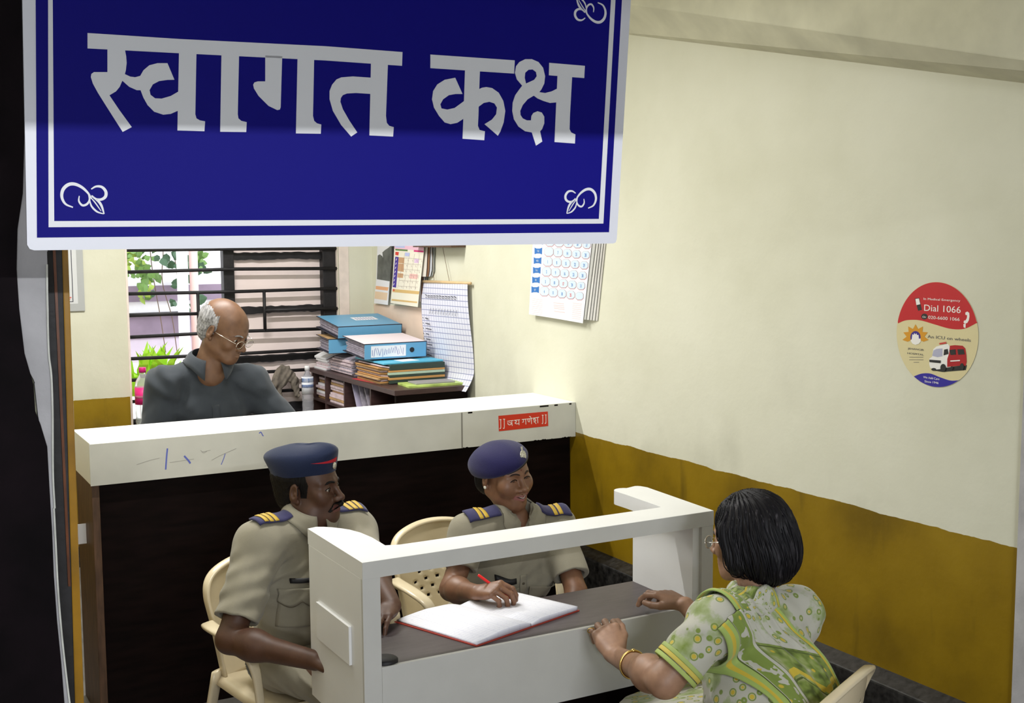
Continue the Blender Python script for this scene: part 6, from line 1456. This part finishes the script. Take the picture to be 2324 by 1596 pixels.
    sm_ = sari_cloth('printed_sari_cloth', 'skirt'); lo, hi = bounds([pel]+kn_+an, .22); lo[2] = .04; T2 = SDF().other(T, .01); T2.half(pel+up*.14, up); T2.half(vec(0, 0, .05), (0, 0, -1)); volume('sari_skirt', T2, [(lo, hi, .008)], sm_, t)
    for a in an: shoe('sandal', a, (0, 1), mat('sandal_leather', (.12, .05, .02), .5), t)
    dm = sari_cloth('printed_sari_drape', 'drape'); dm.use_backface_culling = False
    o = sl+vec(0, 0, .05); dn = nrm(f+vec(0, 0, -.22)); vv_ = nrm(np.cross(rr, dn))
    def fu(a, b):
        left = -.052+.13*min(1, b/.5); right = .15+.27*b**.8; tp = -.050+.045*math.sin(min(1, a*2.2)*PI/2); return (left+(right-left)*a, tp*(1-b)-.52*b)
    pleat = lambda a, b: (.0045*math.sin(a*26+b*2.5)+.0025*math.sin(a*57+1))*(1-.45*b)*(1 if a < .8 else .5)
    dr_ = drape('sari_drape', S, o, rr, vv_, dn, fu, (90, 90), .010, dm, t, th=.002, disp=pleat, start=.35)
    # the part that comes over the shoulder to the front
    def fu2(a, b): return (-.055+.17*a, .15*(b-.5))
    drape('shoulder_fold', S, (sl+nb)/2+rr*-.02, rr, f, (0, 0, -1), fu2, (40, 20), .011, dm, dr_, th=.003, disp=lambda a, b: .003*math.sin(a*30), start=.2)
    return t, f, (elL, wrL, t1, sk)
o3, o3f, l3 = lady()
elL, wrL, t1, _ = l3
c = elL+(wrL-elL)*.62; ax = nrm(wrL-elL); s1 = nrm(np.cross(ax, (0, 0, 1))); s2 = np.cross(ax, s1)
MB().tube([c+(s1*math.cos(q)+s2*math.sin(q))*.0375 for q in np.linspace(0, 2*PI, 41)], .0032, 8).make('gold_bangle', M['gold'], o3, True)
MB().lathe(c+s2*-.038+s1*.003, [(.006, -.003), (.007, 0), (.005, .004), (.0005, .005)], 12, -s2).make('bangle_charm', M['gold'], o3, True)
w0_, d_, n_, s_, tips = t1
rc_ = w0_+(d_*.104-s_*.0275*1.25-n_*.008)*1.12
MB().tube([rc_+(s_*math.cos(q)+n_*math.sin(q))*.0098 for q in np.linspace(0, 2*PI, 25)], .0016, 6).make('finger_ring', M['gold'], o3, True)

# =============== man in grey behind the counter
def clerk():
    t = thing('person', (1.45, 5.5, 0), 'balding man with glasses in a dark grey shirt standing behind the counter', 'person')
    sk = skin('tan_brown_skin', (.14, .07, .036), .5)
    sr = pd(374, 872, 5.42); sl = pd(566, 866, 5.62); rr = nrm(sr-sl); f = nrm(np.cross((0, 0, 1), rr)); mid = (sr+sl)/2
    pel = mid-f*.04-vec(0, 0, .52); up = nrm(mid-pel); R3 = np.array([rr, f, up])
    hc = pd(510, 750, 5.46); HR = yaw_pitch((.62, -.78), math.radians(-26), math.radians(0)); sc = 1.13
    nb = mid+up*.105+f*.012
    H = SDF(); X = head_sdf(H, hc, HR, sc, 0); H.cone(hc-HR[1]*.02-HR[2]*.05, nb-up*.03, .062, .066, .03); H.ell(nb+f*.03-up*.06, (.07, .05, .07), R3, .03)
    elR = sr+vec(-.06, -.02, -.29); elL = sl+vec(.16, -.06, -.24); wrR = elR+vec(.10, -.04, -.17); wrL = elL+vec(-.02, -.02, -.2)
    A = SDF(); tiles = []
    for sh, el, wr_, sd_ in ((sr, elR, wrR, -1), (sl, elL, wrL, 1)):
        A_1 = SDF(); fore(A_1, el, wr_, (.044, .03)); A_1.cone(sh, el, .045, .042, .02); hand_sdf(A_1, wr_, wr_-el, -f, sd_, (.3, .4, .3), 1.0); lo, hi = bounds([el, wr_, wr_+nrm(wr_-el)*.18], .06); tiles.append((A_1, lo, hi, .0045))
    Bd = SDF(); torso(Bd, sr, sl, nb, pel, R3, .78, .8); T = SDF()
    kn_ = [pel+rr*.10+vec(0, 0, -.40), pel-rr*.10+vec(0, 0, -.40)]; an = [vec(k[0], k[1], .08) for k in kn_]; legs(Bd, T, pel, R3, kn_, an, (.095, .075, .065))
    lo, hi = bounds([X(-.1, -.13, .14), X(.1, .13, -.12), X(-.1, .13, .14), X(.1, -.13, -.12), nb-up*.12+f*.06], .01); tiles.append((H, lo, hi, .0024))
    lo, hi = bounds([sr, sl, pel]+kn_+an, .13); lo[2] = .03; Bc = SDF(); Bc.other(Bd, .01); Bc.half(mid-up*.055, up); tiles.append((Bc, lo, hi, .012))
    vol_multi('body', tiles, [sk], t); eyes(X, HR, t, sc); ghm = mat('grey_hair', (.22, .215, .22), .6, var=.5, scale=90, bump=.5, bscale=300, stretch=(1, 1, .2)); brows(H, X, HR, t, ghm, sc)
    hr = SDF(); E = lambda p, r, k, op='u': hr.ell(X(*p), np.array(r)*sc, HR, k*sc, op)
    E((0, -.028, .030), (.0815, .0990, .082), .01); E((0, -.052, -.028), (.068, .058, .055), .03); E((0, .085, .005), (.12, .094, .20), .01, 's'); E((0, .03, .125), (.074, .145, .088), .012, 's')
    for s in (-1, 1): E((.086*s, -.012, -.012), (.02, .024, .034), .006, 's')
    hr.disp = lambda P: wr(P, HR[0]+HR[2]*.3, .0012, 6, 420); lo, hi = bounds([X(-.1, -.14, .14), X(.1, .07, -.10), X(.1, -.14, .14), X(-.1, .07, -.10)], .012); volume('hair', hr, [(lo, hi, .003)], ghm, t)
    sp = MB()
    for s in (-1, 1):
        c = X(.033*s, .110, -.008); sp.tube([c+(HR[0]*math.cos(q)*.024+HR[2]*math.sin(q)*.016)*sc for q in np.linspace(0, 2*PI, 25)], .0014, 6); sp.tube([X(.057*s, .106, -.002), X(.070*s, .085, .002), X(.084*s, .0, .006)], .0014, 6)
    sp.tube([X(-.009, .111, -.004), X(0, .115, -.002), X(.009, .111, -.004)], .0014, 6); so = sp.make('spectacles', M['chrome'], t, True)
    for s in (-1, 1): MB().lathe(X(.033*s, .110, -.008), [(.0155*sc, 0), (.0155*sc, .0008)], 20, HR[1]).make('lens', lens_m, so)
    gc = cloth('dark_grey_shirt_cloth', (.034, .040, .048), 500, .2)
    T.ell(pel, (.17, .12, .11), R3, .05); lo, hi = bounds([pel]+kn_+an, .17); lo[2] = .06; T2 = SDF().other(T, .01); T2.half(pel+up*.12, up); volume('trousers', T2, [(lo, hi, .010)], cloth('charcoal_trouser_cloth', (.03, .03, .035)), t)
    for a in an: shoe('shoe', a, f, M['black'], t)
    S = SDF(); torso(S, sr, sl, nb, pel, R3, 1.12, 1.1, .05)
    e1, d1 = sleeve(S, sr, elR, .92, .078, .080); e2, d2 = sleeve(S, sl, elL, .92, .078, .080); neck_hole(S, nb, R3, .07)
    S.disp = lambda P: wr(P, up*.4+rr*.8, .0045, 12, 34)
    lo, hi = bounds([sr, sl, pel, e1, e2, nb], .14); S2 = SDF().other(S, .01); S2.half(pel-up*.06, -up); sh_ = volume('shirt', S2, [(lo, hi, .0055)], gc, t)
    collar(S, nb+up*.015, R3, sh_, gc, (.070, .08), .048, .105, .040, .016, 26, .003)
    drape('button_placket', S, mid-up*.09, -rr, up, -f, lambda a, b: ((a-.5)*.034, -.36*b), (4, 30), .003, gc, sh_, th=.003)
    drape('chest_pocket', S, mid-up*.16-rr*.095, -rr, up, -f, lambda a, b: ((a-.5)*.12, -.13*b), (12, 12), .004, gc, sh_, th=.004)
    return t
o4 = clerk()
make_chair(1.25, 3.77, face_rz(o1f), 'cream plastic chair under the man in khaki uniform at left')
make_chair(1.97, 3.88, math.radians(186), 'cream plastic chair behind the woman officer at the desk')
make_chair(2.035, 2.36, math.radians(25), 'cream plastic chair under the woman in the sari at bottom right')

for key, grp in (('office_folder', 'folders stacked on the cabinet'), ('paper_bundle', 'bundles of paper on and in the cabinet'), ('lever_arch_file', 'lever arch files piled on the cabinet'), ('leaning_file', 'files leaning in the third pigeonhole'),
                 ('water_bottle', 'plastic bottles near the window'), ('tube_light', 'fluorescent tubes')):
    for o in COL.objects:
        if o.parent is None and o.name.split('.')[0] == key: o['group'] = grp
